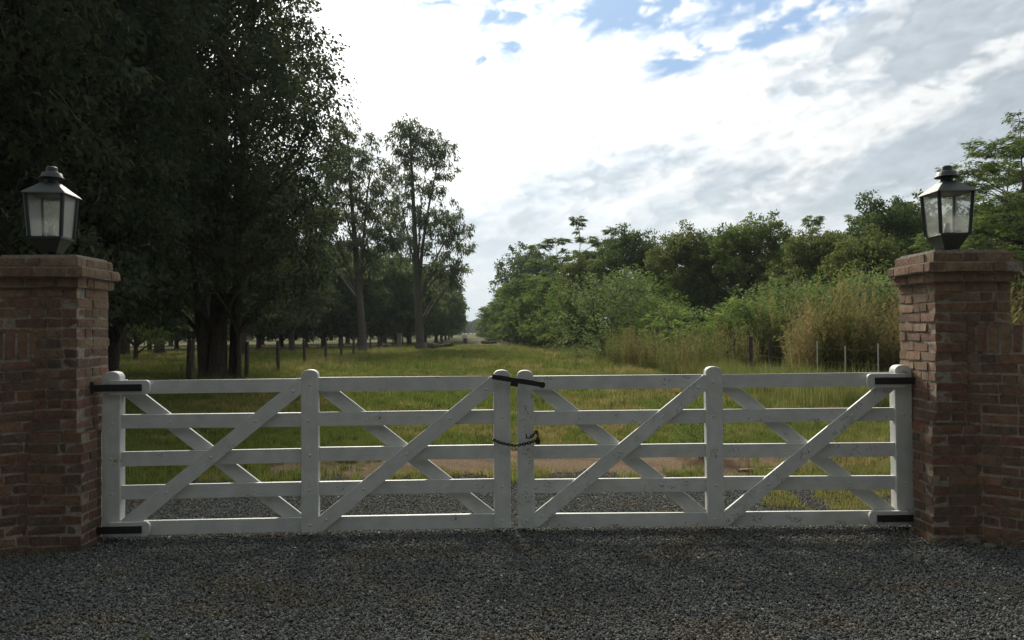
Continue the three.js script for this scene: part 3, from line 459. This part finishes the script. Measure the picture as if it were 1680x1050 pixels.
{
  const r = rngOf(601), brown = [], reed = [];
  const tone = (dry) => { const j = .75 + .5 * r(); return new THREE.Color().setRGB(mix(.145, .28, dry) * j, mix(.175, .205, dry) * j, mix(.045, .095, dry) * j); };
  const leafy = [];
  for (let k = 0; k < 2300; k++) {
    const px = 1170 + 590 * r(), d = (px < 1300 ? 31 : 23) + 13 * r(), n = fb(px * .014, d * .15, 3), n2 = fb(px * .03 + 40, d * .3, 2), low = smooth(1185, 1275, px);
    if (r() < .2 - n) continue;
    const s = (.42 + .62 * r() * r() + .3 * n) * (.62 + .5 * low), isBrown = n2 + (r() - .5) * .5 + .55 * Math.exp(-(((px - 1262) / 42) ** 2)) > .02;
    (isBrown ? brown : leafy).push([mat4((px - 840) / F * d, 0, -d, (r() - .5) * .16, r() * 6.28, (r() - .5) * .16, 1, s * (px < 1300 ? 1.25 : 1.06 + .16 * smooth(1330, 1440, px)), 1), isBrown ? tone(.4 + .6 * r()) : tone(.1 + .4 * r())]);
  }
  instanced('tall_weeds', weedGeo(602, 3.1, 6, .17), M.grass, brown, 'tall brown dry weeds standing higher than a man left of the right pillar', 'weeds');
  instanced('leafy_weeds', weedGeo(604, 2.7, 6, .22, 2.2), M.grass, leafy, 'olive green leafy weeds growing among the tall brown ones left of the right pillar', 'weeds');
  for (let k = 0; k < 330; k++) { const px = 1000 + 250 * r(), d = 29 + 12 * r() + smooth(1100, 1000, px) * 8; reed.push([mat4((px - 840) / F * d, 0, -d, 0, r() * 6.28, 0, .8, .45 + .65 * r(), .8), tone(r() * .6)]); }
  instanced('reeds', weedGeo(603, 1.7, 8, .13), M.grass, reed, 'thin upright reeds along the foot of the wood above the right leaf', 'reeds');
}

// ---------------------------------------------------------------- fences
{
  const r = rngOf(701), ds = [23, 28.8, 33.6, 39, 44.6, 50, 55.4, 65, 71, 77.5, 84, 96, 103, 110];
  const xOf = (d) => -8 - .053 * d;
  const fl = base('wire_fence', 'wire fence on dark wooden posts running down the left of the lane', 'fence', new THREE.Vector3(xOf(28), 0, -28));
  const local = (d, y) => new THREE.Vector3(xOf(d) - xOf(28), y, 28 - d);
  for (const d of ds) {
    const h = 1.2 + r() * .14, w = wood(), rad = d === 23 ? .12 : .068 + r() * .022, a = local(d, -.1), b = local(d, d === 23 ? 1.45 : h); b.x += (r() - .5) * .08;
    tube(w, [a, a.clone().lerp(b, .5), b], rad * 1.08, rad * .92, 8); tube(w, [b, b.clone().add(new THREE.Vector3(0, .015, 0))], rad * .92, .005, 8);
    part('post', tubeGeo(w), M.postWood, fl);
  }
  for (const y of [.3, .6, .88, 1.08]) { const w = wood(), pts = ds.map((d) => local(d, y)); pts.unshift(local(12, y)); tube(w, pts, .0022, .0022, 4); part('wire', tubeGeo(w), M.wire, fl); }
  const cp = base('concrete_post', 'thick pale square post in the left fence line, left of the slender gum tree', 'post', at(655, 82));
  part('shaft', boxUV(move(chamfer(.42, 1.5, .42, .03), 0, .75, 0)), M.concrete, cp); part('cap', boxUV(move(chamfer(.5, .1, .5, .03), 0, 1.55, 0)), M.concrete, cp);
  const fr = base('wire_fence', 'fence of thin pale stakes and dark posts standing in the weeds on the right', 'fence', at(1340, 22));
  const o = fr.position, posts = [[1440, 19.4, 1.25, .014, 1], [1386, 20.6, 1.18, .016, 1], [1340, 21.8, 1.3, .014, 1], [1262, 26, 1.35, .035, 0], [1231, 28, 1.4, .075, 0], [1205, 30, 1.3, .04, 0], [1183, 31.6, 1.25, .04, 0], [1089, 44, 1.4, .05, 0], [1071, 46, 1.4, .05, 0], [1046, 50, 1.3, .04, 0]];
  for (const [px, d, h, rad, pale] of posts) { const w = wood(), a = at(px, d).sub(o), b = a.clone(); b.y = h; tube(w, [a, b], rad, rad * .95, 7); tube(w, [b, b.clone().add(new THREE.Vector3(0, .01, 0))], rad, .003, 7); part(pale ? 'stake' : 'post', tubeGeo(w), pale ? M.paleStake : M.postWood, fr); }
  for (const y of [.4, .75, 1.1]) { const w = wood(); tube(w, posts.map(([px, d]) => at(px, d, y).sub(o)), .003, .003, 4); part('wire', tubeGeo(w), M.wire, fr); }
}
{ // fallen leaves and a few weeds on the gravel
  const r = rngOf(141), list = [], g = new THREE.BufferGeometry();
  g.setAttribute('position', new THREE.Float32BufferAttribute([-.028, 0, 0, 0, .004, .011, .03, .003, 0, 0, .004, -.011], 3)); g.setIndex([0, 1, 2, 0, 2, 3]); g.computeVertexNormals();
  for (let k = 0; k < 170; k++) { const d = 3.9 + 6.2 * r(), X = (r() - .5) * 1.4 * d, s = .4 + r() * .5; list.push([mat4(X, .024, -d, (r() - .5) * .8, r() * 6, (r() - .5) * .8, s, s, s), new THREE.Color().setRGB((.13 + .1 * r()), .095 + .07 * r(), .055 + .03 * r())]); }
  instanced('fallen_leaves', g, M.grass, list, 'dry fallen leaves and straw bits scattered over the gravel', 'leaves');
  const weeds = []; for (const [px, d, n] of [[205, 4.25, 5], [1130, 9.4, 8], [1420, 5.2, 3], [60, 5.7, 5], [1600, 5.9, 4], [400, 5.0, 3]]) for (let i = 0; i < n; i++) { const p = at(px, d), c = .7 + .5 * r(); weeds.push([mat4(p.x + (r() - .5) * .3, 0, p.z + (r() - .5) * .2, 0, r() * 6, 0, .5, .5 + .5 * r(), .5), new THREE.Color().setRGB(.08 * c, .12 * c, .03 * c)]); }
  for (let i = 0; i < 70; i++) { const d = 11 + 30 * r() * r(), X = -7 + 15 * r() - .053 * d, c = .6 + .5 * r(), n = 2 + 3 * r() | 0; for (let k = 0; k < n; k++) weeds.push([mat4(X + (r() - .5) * .4, 0, -d + (r() - .5) * .4, 0, r() * 6, 0, 1.6, 1.1 + 1.4 * r(), 1.6), new THREE.Color().setRGB(.08 * c, .115 * c, .03 * c)]); }
  instanced('weeds', tuftGeo(r, 9, .09, .05, .007, .9), M.grass, weeds, 'small dark green weeds dotted through the gravel and the mown grass', 'grass');
}
{ // odds and ends on the grass
  const r = rngOf(733);
  const log = (name, label, pos, turn, len, rad, mat, tilt = 0) => { const o = base(name, label, 'log', pos, turn); const w = wood(), pts = [0, .3, .6, 1].map((t) => new THREE.Vector3((t - .5) * len, rad + Math.sin(t * 4 + len) * rad * .2 + t * tilt, (r() - .5) * rad)); tube(w, pts, rad, rad * .7, 9); part('bark', tubeGeo(w), mat, o); for (const [i, k] of [[0, 1], [3, .7]]) { const c = new THREE.CircleGeometry(rad * k * .97, 10); c.rotateY(i ? Math.PI / 2 : -Math.PI / 2); c.translate(pts[i].x + (i ? .004 : -.004), pts[i].y, pts[i].z); part('cut_end', c, M.straw, o); } return o; };
  log('fallen_log', 'dark round-ended log lying at the foot of the slender gum tree', at(709, 76), .9, 1.3, .36, M.deadWood);
  log('fallen_log', 'long dark log lying behind the round-ended log beside the lane', at(722, 79), .25, 2.0, .2, M.deadWood, .25);
  log('fallen_log', 'reddish short log on the right end of the log heap', at(736, 83), -.3, 1.0, .26, M.barkBrown, .2);
  log('fallen_log', 'low dark log lying in the grass at the right side of the far lane', at(802, 112), .1, 2.2, .22, M.deadWood);
  log('stick', 'pale stick lying in the grass behind the right leaf', at(1252, 9.1), .12, .62, .022, M.straw);
  const mk = base('marker_post', 'small white-topped dark stump beside the far lane', 'post', at(763, 120)); { const w = wood(); tube(w, [new THREE.Vector3(0, 0, 0), new THREE.Vector3(0, .75, 0)], .35, .3, 8); part('stump', tubeGeo(w), M.postWood, mk); part('white_top', boxUV(move(chamfer(.7, .45, .5, .05), -.1, .97, 0)), M.porcelain, mk); }
  const sap = base('sapling', 'bare little sapling in front of the left fence beside the strainer post', 'sapling', at(296, 21)); { const w = wood(); const v = (x, y, z) => new THREE.Vector3(x, y, z); tube(w, [v(0, 0, 0), v(.03, .4, 0), v(.02, .85, .03)], .012, .006, 5); for (let i = 0; i < 9; i++) { const y = .3 + i * .06, a = i * 2.3; tube(w, [v(.03, y, 0), v(.03 + Math.cos(a) * .16, y + .16, Math.sin(a) * .14), v(.03 + Math.cos(a) * .2, y + .3, Math.sin(a) * .16)], .006, .003, 4); } part('stem', tubeGeo(w), M.barkBrown, sap); }
  for (const [px, d, s, label] of [[1502, 6.35, .05, 'pale lump of mortar under the lower right hinge'], [1590, 6.0, .042, 'pale stone on the gravel at the foot of the right pillar'], [1617, 5.85, .035, 'small grey stone on the gravel right of the pale stone at the right pillar']]) { const g = new THREE.IcosahedronGeometry(s, 1), p = g.attributes.position; for (let i = 0; i < p.count; i++) { const k = 1 + .25 * N3(p.getX(i) * 30, p.getY(i) * 30, p.getZ(i) * 30 + px); p.setXYZ(i, p.getX(i) * k * 1.3, p.getY(i) * k * .7, p.getZ(i) * k); } g.computeVertexNormals(); const m = part(numbered('stone'), g, M.mortar, scene); m.position.copy(at(px, d, .02)); tag(m, label, 'stone'); }
}

// ---------------------------------------------------------------- brickwork
const BR = rngOf(801), PITCH = 0.0752, BH = 0.058, BL = 0.235, BD = 0.11;
const brickGeos = Array.from({ length: 7 }, () => boxUV(chamfer(BL, BH, BD, .006, .009, BR), BR() * .5, BR() * .5));
function brick(parent, x, y, z, yaw, len, tone, dh = 1) {                       // centre, turned about the upright
  const m = part('brick', brickGeos[BR() * brickGeos.length | 0], M.brick[tone], parent);
  m.position.set(x, y, z); m.rotation.set((BR() - .5) * .02, yaw + (BR() - .5) * .02 + (BR() < .5 ? Math.PI : 0), (BR() - .5) * .022); m.scale.set(len / BL, dh, 1);
  return m;
}
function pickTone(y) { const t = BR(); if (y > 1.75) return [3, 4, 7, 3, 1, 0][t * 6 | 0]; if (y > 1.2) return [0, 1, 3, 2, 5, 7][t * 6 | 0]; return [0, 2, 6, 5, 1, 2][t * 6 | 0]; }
// one face: from a to b (points on the outer line, left to right seen from outside), a course at height y
function course(parent, a, b, y, start) {
  const dir = b.clone().sub(a), L = dir.length(); dir.normalize(); const yaw = Math.atan2(-dir.z, dir.x), n = new THREE.Vector3(-dir.z, 0, dir.x);   // n points outwards
  let u = 0, first = start;
  while (u < L - .02) {
    let len = Math.min(first ?? (BR() < .25 ? BD : BL) * (.95 + BR() * .1), L - u); first = undefined;
    if (L - u - len < .05) len = L - u;
    const c = a.clone().addScaledVector(dir, u + len / 2), off = -BD / 2 + (BR() - .5) * .009;
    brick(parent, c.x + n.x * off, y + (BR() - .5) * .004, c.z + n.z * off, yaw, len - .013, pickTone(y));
    u += len;
  }
}
// a rectangular block of courses: x0..x1, z0 (back)..z1 (front) ; sides: which of front, left, right
function block(parent, x0, x1, z0, z1, y0, n, parity = 0, sides = 'flr') {
  const v = (x, z) => new THREE.Vector3(x, 0, z);
  for (let i = 0; i < n; i++) {
    const y = y0 + i * PITCH + PITCH / 2, odd = (i + parity) % 2, k = odd ? BD + .006 : 0, j = odd ? 0 : BD + .006;
    course(parent, v(x0 + k, z1), v(x1 - k, z1), y, odd ? undefined : BL);
    if (sides.includes('l')) course(parent, v(x0, z0), v(x0, z1 - j), y, odd ? BD : BL);
    if (sides.includes('r')) course(parent, v(x1, z1 - j), v(x1, z0), y, odd ? BL : BD);
  }
}
function pillar(name, label, X, Z, turn, inner, side, W, D) {                   // X, Z: the inner front corner; inner: -1 when the opening lies at -x
  const o = base('brick_pillar', label, 'pillar', new THREE.Vector3(X, 0, Z), turn);
  const x0 = inner < 0 ? 0 : -W, x1 = inner < 0 ? W : 0, NS = 26;
  const core = boxUV(move(chamfer(W - .012, NS * PITCH + .02, D - .012, .01), (x0 + x1) / 2, NS * PITCH / 2 - .01, -D / 2));
  part('mortar', core, M.mortar, o);
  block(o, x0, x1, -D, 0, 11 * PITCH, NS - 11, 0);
  // a stouter foot, then the stepped head
  const fx = .05, bx0 = inner < 0 ? -fx : x0, bx1 = inner < 0 ? x1 : fx;
  part('mortar', boxUV(move(chamfer(bx1 - bx0 - .012, 12 * PITCH - .01, .30, .012), (bx0 + bx1) / 2, 6 * PITCH - .03, .03 - .156)), M.mortar, o);
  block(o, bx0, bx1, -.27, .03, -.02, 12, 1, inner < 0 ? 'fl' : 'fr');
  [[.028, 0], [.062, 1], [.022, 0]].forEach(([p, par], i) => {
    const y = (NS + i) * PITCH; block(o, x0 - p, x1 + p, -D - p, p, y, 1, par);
    part('mortar', boxUV(move(chamfer(W + 2 * p - .014, PITCH - .001, D + 2 * p - .014, .008), (x0 + x1) / 2, y + PITCH / 2 + .0005 * i, -D / 2)), M.mortar, o);
  });
  part('cement_top', boxUV(move(chamfer(W - .02, .03, D - .02, .012), (x0 + x1) / 2, (NS + 3) * PITCH + .003, -D / 2)), M.mortar, o);
  return { o, cx: (x0 + x1) / 2, cz: -D / 2, top: (NS + 3) * PITCH + .018 };
}
const pl = pillar('brick_pillar', 'left brick gate pillar with a stepped brick head, carrying the left lantern', -3.22, -5.95, .03, 1, 'l', .575, .50);
const pr = pillar('brick_pillar', 'right brick gate pillar with a stepped brick head, carrying the right lantern', 3.185, -6.05, 0, -1, 'r', .575, .56);
function wing(label, P0, turn, dir) {
  const o = base('brick_wall', label, 'wall', P0, turn), L = 1.3, v = (x) => new THREE.Vector3(x, 0, 0), NC = 19;
  part('mortar', boxUV(move(chamfer(L, NC * PITCH + .2, .21, .012), dir * L / 2, (NC * PITCH + .2) / 2 - .01, -.111)), M.mortar, o);
  for (let i = 0; i < NC; i++) { const a = dir < 0 ? v(-L) : v(0), b = dir < 0 ? v(0) : v(L); course(o, a, b, i * PITCH + PITCH / 2 - .01, i % 2 ? BD : undefined); }
  for (let u = .04; u < L; u += .077) {                                       // soldier course along the top
    const m = brick(o, dir * u, NC * PITCH + .1, -.055 + (BR() - .5) * .006, 0, .2, pickTone(1.5)); m.rotation.set(0, 0, Math.PI / 2 + (BR() - .5) * .03);
  }
  return o;
}
wing('brick wing wall with a soldier course on top, running out from the left pillar', new THREE.Vector3(-3.5, 0, -5.97), .69, -1);
wing('brick wing wall with a soldier course on top, running out from the right pillar', new THREE.Vector3(3.41, 0, -6.07), -.69, 1);

// ---------------------------------------------------------------- lanterns
function lantern(label, pos, turn) {
  const o = base('lantern', label, 'lantern', pos, turn, null);
  const lathe = (pts, seg = 20) => new THREE.LatheGeometry(pts.map(([x, y]) => new THREE.Vector2(x, y)), seg);
  const frustum = (a, b, y0, y1) => { const g = new THREE.CylinderGeometry(b * Math.SQRT1_2, a * Math.SQRT1_2, y1 - y0, 4, 1, false, Math.PI / 4).toNonIndexed(); g.computeVertexNormals(); return move(g, 0, (y0 + y1) / 2, 0); };
  part('foot', flatMerge([lathe([[0, 0], [.075, 0], [.075, .012], [.03, .02], [.03, .03], [0, .03]]), frustum(.115, .215, .028, .13), frustum(.236, .236, .131, .147)]), M.lampMetal, o);
  const yb = .148, yt = .478, hb = .113, ht = .133;
  for (const [sx, sz] of [[-1, -1], [1, -1], [1, 1], [-1, 1]]) { const w = wood(); tube(w, [new THREE.Vector3(sx * hb, yb, sz * hb), new THREE.Vector3(sx * ht, yt, sz * ht)], .016, .016, 4); part('corner_bar', tubeGeo(w), M.lampMetal, o); }
  for (let k = 0; k < 4; k++) {
    const a = k * Math.PI / 2, g = new THREE.BufferGeometry(), c = (x, y, z) => [x * Math.cos(a) + z * Math.sin(a), y, -x * Math.sin(a) + z * Math.cos(a)], e = .002;
    g.setAttribute('position', new THREE.Float32BufferAttribute([...c(-hb, yb + .005, hb - e), ...c(hb, yb + .005, hb - e), ...c(ht, yt - .01, ht - e), ...c(-ht, yt - .01, ht - e)], 3)); g.setAttribute('uv', new THREE.Float32BufferAttribute([0, 0, .2, 0, .23, .33, -.03, .33].map((v, i) => v + k * .17), 2)); g.setIndex([0, 1, 2, 0, 2, 3]); g.computeVertexNormals();
    part('pane', g, M.glass, o);
    const t = boxUV(new THREE.BoxGeometry(2 * ht, .016, .012)); t.translate(0, yt - .004, ht); t.rotateY(a); part('top_rim', t, M.lampMetal, o);
  }
  const roof = part('roof', flatMerge([frustum(.305, .105, .477, .565), frustum(.318, .305, .468, .4765)]), M.lampMetal, o);
  part('chimney', flatMerge([lathe([[.045, .55], [.045, .60], [.05, .602]]), lathe([[.05, .598], [.088, .598], [.088, .606], [.075, .618], [.07, .642], [.045, .65], [.042, .652], [.04, .682], [.034, .69], [0, .691]])]), M.lampMetal, roof);
  part('socket', flatMerge([lathe([[0, .146], [.03, .148], [.03, .19], [.022, .2], [.022, .235], [0, .236]], 12)]), M.porcelain, o);
  return o;
}
const topOf = (p) => p.o.localToWorld(new THREE.Vector3(p.cx, p.top, p.cz));
pl.o.updateMatrixWorld(true); pr.o.updateMatrixWorld(true);
lantern('left black square lantern, against the dark trees', topOf(pl).add(new THREE.Vector3(.0, 0, .06)), .12);
lantern('right black square lantern, against the sky and the right wood', topOf(pr).add(new THREE.Vector3(-.03, 0, 0)), 0);

// ---------------------------------------------------------------- gate
const GR = rngOf(901), PW = .122, PT = .085, RH = .107, RT = .032, RAILS = [.054, .328, .596, .872, 1.148], LEN = 3.015;
function domed(w, h, t) {                                                       // post with a rounded head
  const s = new THREE.Shape(); s.moveTo(-w / 2, 0); s.lineTo(w / 2, 0); s.lineTo(w / 2, h - w * .42);
  s.bezierCurveTo(w / 2, h - w * .1, w * .3, h, 0, h); s.bezierCurveTo(-w * .3, h, -w / 2, h - w * .1, -w / 2, h - w * .42); s.closePath();
  const g = new THREE.ExtrudeGeometry(s, { depth: t - .012, bevelEnabled: true, bevelThickness: .006, bevelSize: .005, bevelSegments: 2, curveSegments: 8 }); g.translate(0, 0, -t / 2 + .006); return g;
}
const boltGeo = new THREE.SphereGeometry(.011, 10, 5, 0, 6.283, 0, Math.PI / 2).rotateX(Math.PI / 2).scale(1, 1, .7);
function gateLeaf(label, hinge, close, worn) {                                  // hinge and closing post feet, in the scene
  const dir = close.clone().sub(hinge), o = base('farm_gate', label, 'gate', hinge.clone().setY(0), 0, null);
  o.position.copy(hinge); const sgn = dir.x > 0 ? 1 : -1;                        // the leaf runs to +x or -x; its front faces the camera
  o.rotation.order = 'YXZ'; o.rotation.y = sgn > 0 ? Math.atan2(-dir.z, dir.x) : Math.atan2(dir.z, -dir.x); o.rotation.z = Math.atan2(dir.y, Math.hypot(dir.x, dir.z)) * sgn;
  const X = (u) => u * sgn, mats = () => (worn ? [M.worn, M.worn2, M.worn2][GR() * 3 | 0] : [M.paint, M.paint, M.worn2][GR() * 3 | 0]);
  const bolt = (parent, x, y, z) => { const b = part('bolt', boltGeo, M.paint, parent); b.position.set(x, y, z); };
  const mid = LEN / 2, half = PW / 2;
  const posts = [0, mid, LEN].map((u, i) => {
    const g = boxUV(domed(i ? PW : PW + .002, i === 2 ? 1.245 : 1.262, i ? PT : PT + .018), GR() * 3, GR() * 3, 'y'); g.translate(X(u), 0, i ? 0 : -.009);
    const p = part('post', g, i === 2 && worn ? M.worn : worn ? M.worn2 : M.paint, o, i === 2 && worn ? 'cracked closing post with flaking paint' : undefined);
    RAILS.forEach((y) => bolt(p, X(u) + (GR() - .5) * .02, y + (GR() - .5) * .01, PT / 2 - .001)); return p;
  });
  RAILS.forEach((y, i) => { // each rail runs through the posts in two lengths
    [[half, mid - half], [mid + half, LEN - half]].forEach(([a, b], k) => {
      const len = b - a + .02, g = boxUV(chamfer(len, RH * (.97 + GR() * .06), RT, .004, .004, GR), GR() * 3, GR() * 3);
      const sag = (GR() - .5) * .012 + (worn && i === 4 && k === 1 ? .006 : 0), m = part('rail', g, worn && i === 1 && k === 1 ? M.worn : mats(), o, worn && i === 1 && k === 1 ? 'rail with badly flaked paint' : undefined);
      m.position.set(X((a + b) / 2), y + sag, 0); m.rotation.z = (GR() - .5) * .007;
    });
  });
  const brace = (u0, y0, u1, y1, z, front) => { // a flat board cut off upright along the posts and level with the outer rail edges
    const L = Math.hypot(u1 - u0, y1 - y0), nx = -(y1 - y0) / L * RH * .5, ny = (u1 - u0) / L * RH * .5, ex = (u1 - u0) * .2, ey = (y1 - y0) * .2;
    let poly = [[u0 - ex + nx, y0 - ey + ny], [u0 - ex - nx, y0 - ey - ny], [u1 + ex - nx, y1 + ey - ny], [u1 + ex + nx, y1 + ey + ny]];
    const cut = (f, at2) => { const out = []; poly.forEach((p, i) => { const q = poly[(i + 1) % poly.length], fp = f(p), fq = f(q); if (fp >= 0) out.push(p); if (fp * fq < 0) { const t = fp / (fp - fq); out.push([mix(p[0], q[0], t), mix(p[1], q[1], t)]); } }); poly = out; };
    const lo = Math.min(u0, u1), hi = Math.max(u0, u1), ylo = .004, yhi = 1.199;
    cut((p) => p[0] - lo); cut((p) => hi - p[0]); cut((p) => p[1] - ylo); cut((p) => yhi - p[1]);
    const ang = Math.atan2(y1 - y0, u1 - u0), ca = Math.cos(-ang), sa = Math.sin(-ang), mx = (u0 + u1) / 2, my = (y0 + y1) / 2;
    const loc = poly.map(([x, y]) => [(x - mx) * ca - (y - my) * sa, (x - mx) * sa + (y - my) * ca]);
    const sh = new THREE.Shape(loc.map(([x, y]) => new THREE.Vector2(x, y)));
    const g = new THREE.ExtrudeGeometry(sh, { depth: .022, bevelEnabled: true, bevelThickness: .003, bevelSize: .002, bevelSegments: 1 }); g.translate(0, 0, -.011); boxUV(g, GR() * 3, GR() * 3);
    const m = part('brace', g, worn && front ? M.worn : mats(), o); m.position.set(mx, my, z); m.rotation.z = ang;
    if (front) for (const y of RAILS) { const t = (y - y0) / (y1 - y0), q = Math.min(.955, Math.max(.045, t)); bolt(m, (q - .5) * L, 0, .0135); }
    return m;
  };
  // in each bay a front board rises to the right, a rear board falls to the right (as seen from the road)
  const bays = sgn > 0 ? [[half, mid - half], [mid + half, LEN - half]] : [[-mid + half, -half], [-LEN + half, -mid - half]];
  for (const [a, b] of bays) {
    brace(a + .003, .045, b - .003, 1.15, RT / 2 + .0165, true);
    brace(a + .003, 1.15, b - .003, .05, -RT / 2 - .0165, false);
    for (const y of RAILS.slice(1, 4)) { const t = (1.15 - y) / 1.095; const bb = part('bolt', boltGeo, M.paint, o); bb.position.set(mix(a + .05, b - .05, t), y, RT / 2 - .001); }
  }
  // hinges: a rounded wooden block over the rail, an iron strap on it and a pin in the pillar
  const out = -sgn;
  for (const y of [RAILS[4] - .002, RAILS[0] + .006]) {
    const s = new THREE.Shape(), w = .30, h = .052; s.moveTo(0, -h); s.lineTo(w - .035, -h); s.quadraticCurveTo(w, -h, w, -h + .045); s.lineTo(w, h - .045); s.quadraticCurveTo(w, h, w - .035, h); s.lineTo(0, h); s.closePath();
    const g = new THREE.ExtrudeGeometry(s, { depth: .026, bevelEnabled: true, bevelThickness: .003, bevelSize: .003, bevelSegments: 1, curveSegments: 6 }); if (sgn < 0) g.rotateY(Math.PI); g.translate(0, y, sgn < 0 ? PT / 2 + .034 : PT / 2 + .005); boxUV(g, GR() * 3, GR() * 3);
    part('hinge_block', g, worn ? M.worn2 : M.paint, o);
    const st = part('hinge_strap', boxUV(chamfer(.36, .054, .01, .003)), M.iron, o); st.position.set(X(.065), y - .002, PT / 2 + .040); 
    const pin = wood(), v = (x, yy, z) => new THREE.Vector3(x, yy, z); tube(pin, [v(0, -.045, 0), v(0, .045, 0)], .014, .014, 8); tube(pin, [v(0, .03, 0), v(out * .02, .034, 0), v(out * .06, .03, -.012)], .009, .009, 6); tube(pin, [v(0, -.035, 0), v(out * .02, -.036, 0), v(out * .06, -.03, -.012)], .009, .009, 6);
    const pm = part('hinge_pin', tubeGeo(pin), M.iron, o); pm.position.set(X(-.125), y, PT / 2 + .036);
  }
  return o;
}
const leftHinge = at(186, 6.24, .05), leftClose = at(824, 6.43, .05), rightHinge = at(1477, 6.45, .05), rightClose = at(862, 6.45, .045);
gateLeaf('left leaf of the white wooden gate, with clean paint', leftHinge, leftClose, false);
gateLeaf('right leaf of the white wooden gate, with flaking paint', rightHinge, rightClose, true);
// latch bar across the two closing posts
{
  const a = at(806, 6.30, 0), b = at(889, 6.36, 0), o = base('latch_bar', 'slanting black iron latch bar across the top of the two middle posts', 'latch', new THREE.Vector3((a.x + b.x) / 2, 1.218, -6.345));
  const L = b.x - a.x; o.rotation.z = -.165;
  part('bar', boxUV(chamfer(L, .04, .014, .003)), M.iron, o);
  part('knob', move(new THREE.CylinderGeometry(.026, .026, .02, 14).rotateX(Math.PI / 2), L / 2, -.002, 0), M.iron, o);
  part('catch', boxUV(move(chamfer(.062, .03, .05, .004), -.018, -.033, -.012)), M.iron, o);
}
{ // chain round the closing posts, its end looped and hanging on the right
  const o = base('chain', 'rusty dark chain holding the two middle posts together', 'chain', new THREE.Vector3(.015, .735, -6.36));
  const pts = [[-.175, .02, -.045], [-.16, .012, 0], [-.09, -.012, .012], [0, -.026, .014], [.08, -.016, .014], [.15, .004, .012], [.178, .02, 0], [.182, .05, -.02], [.17, .078, .0], [.15, .055, .012], [.1, .03, .016], [.09, .055, .016]].map((p) => new THREE.Vector3(...p));
  const cv = new THREE.CatmullRomCurve3(pts), n = 30, link = new THREE.TorusGeometry(.0105, .0036, 6, 10).scale(1.55, 1, 1);
  for (let i = 0; i < n; i++) { const t = (i + .5) / n, p = cv.getPointAt(t), d = cv.getTangentAt(t), m = part('link', link, M.chain, o); m.position.copy(p); m.quaternion.setFromUnitVectors(new THREE.Vector3(1, 0, 0), d).multiply(new THREE.Quaternion().setFromAxisAngle(new THREE.Vector3(1, 0, 0), i % 2 ? 1.35 : -.25)); }
  part('padlock', flatMerge([boxUV(move(chamfer(.034, .038, .016, .004), .183, .0, .012)), move(new THREE.TorusGeometry(.012, .003, 6, 10, Math.PI), .183, .02, .012)]), M.chain, o);
}
renderer.render(scene, camera);
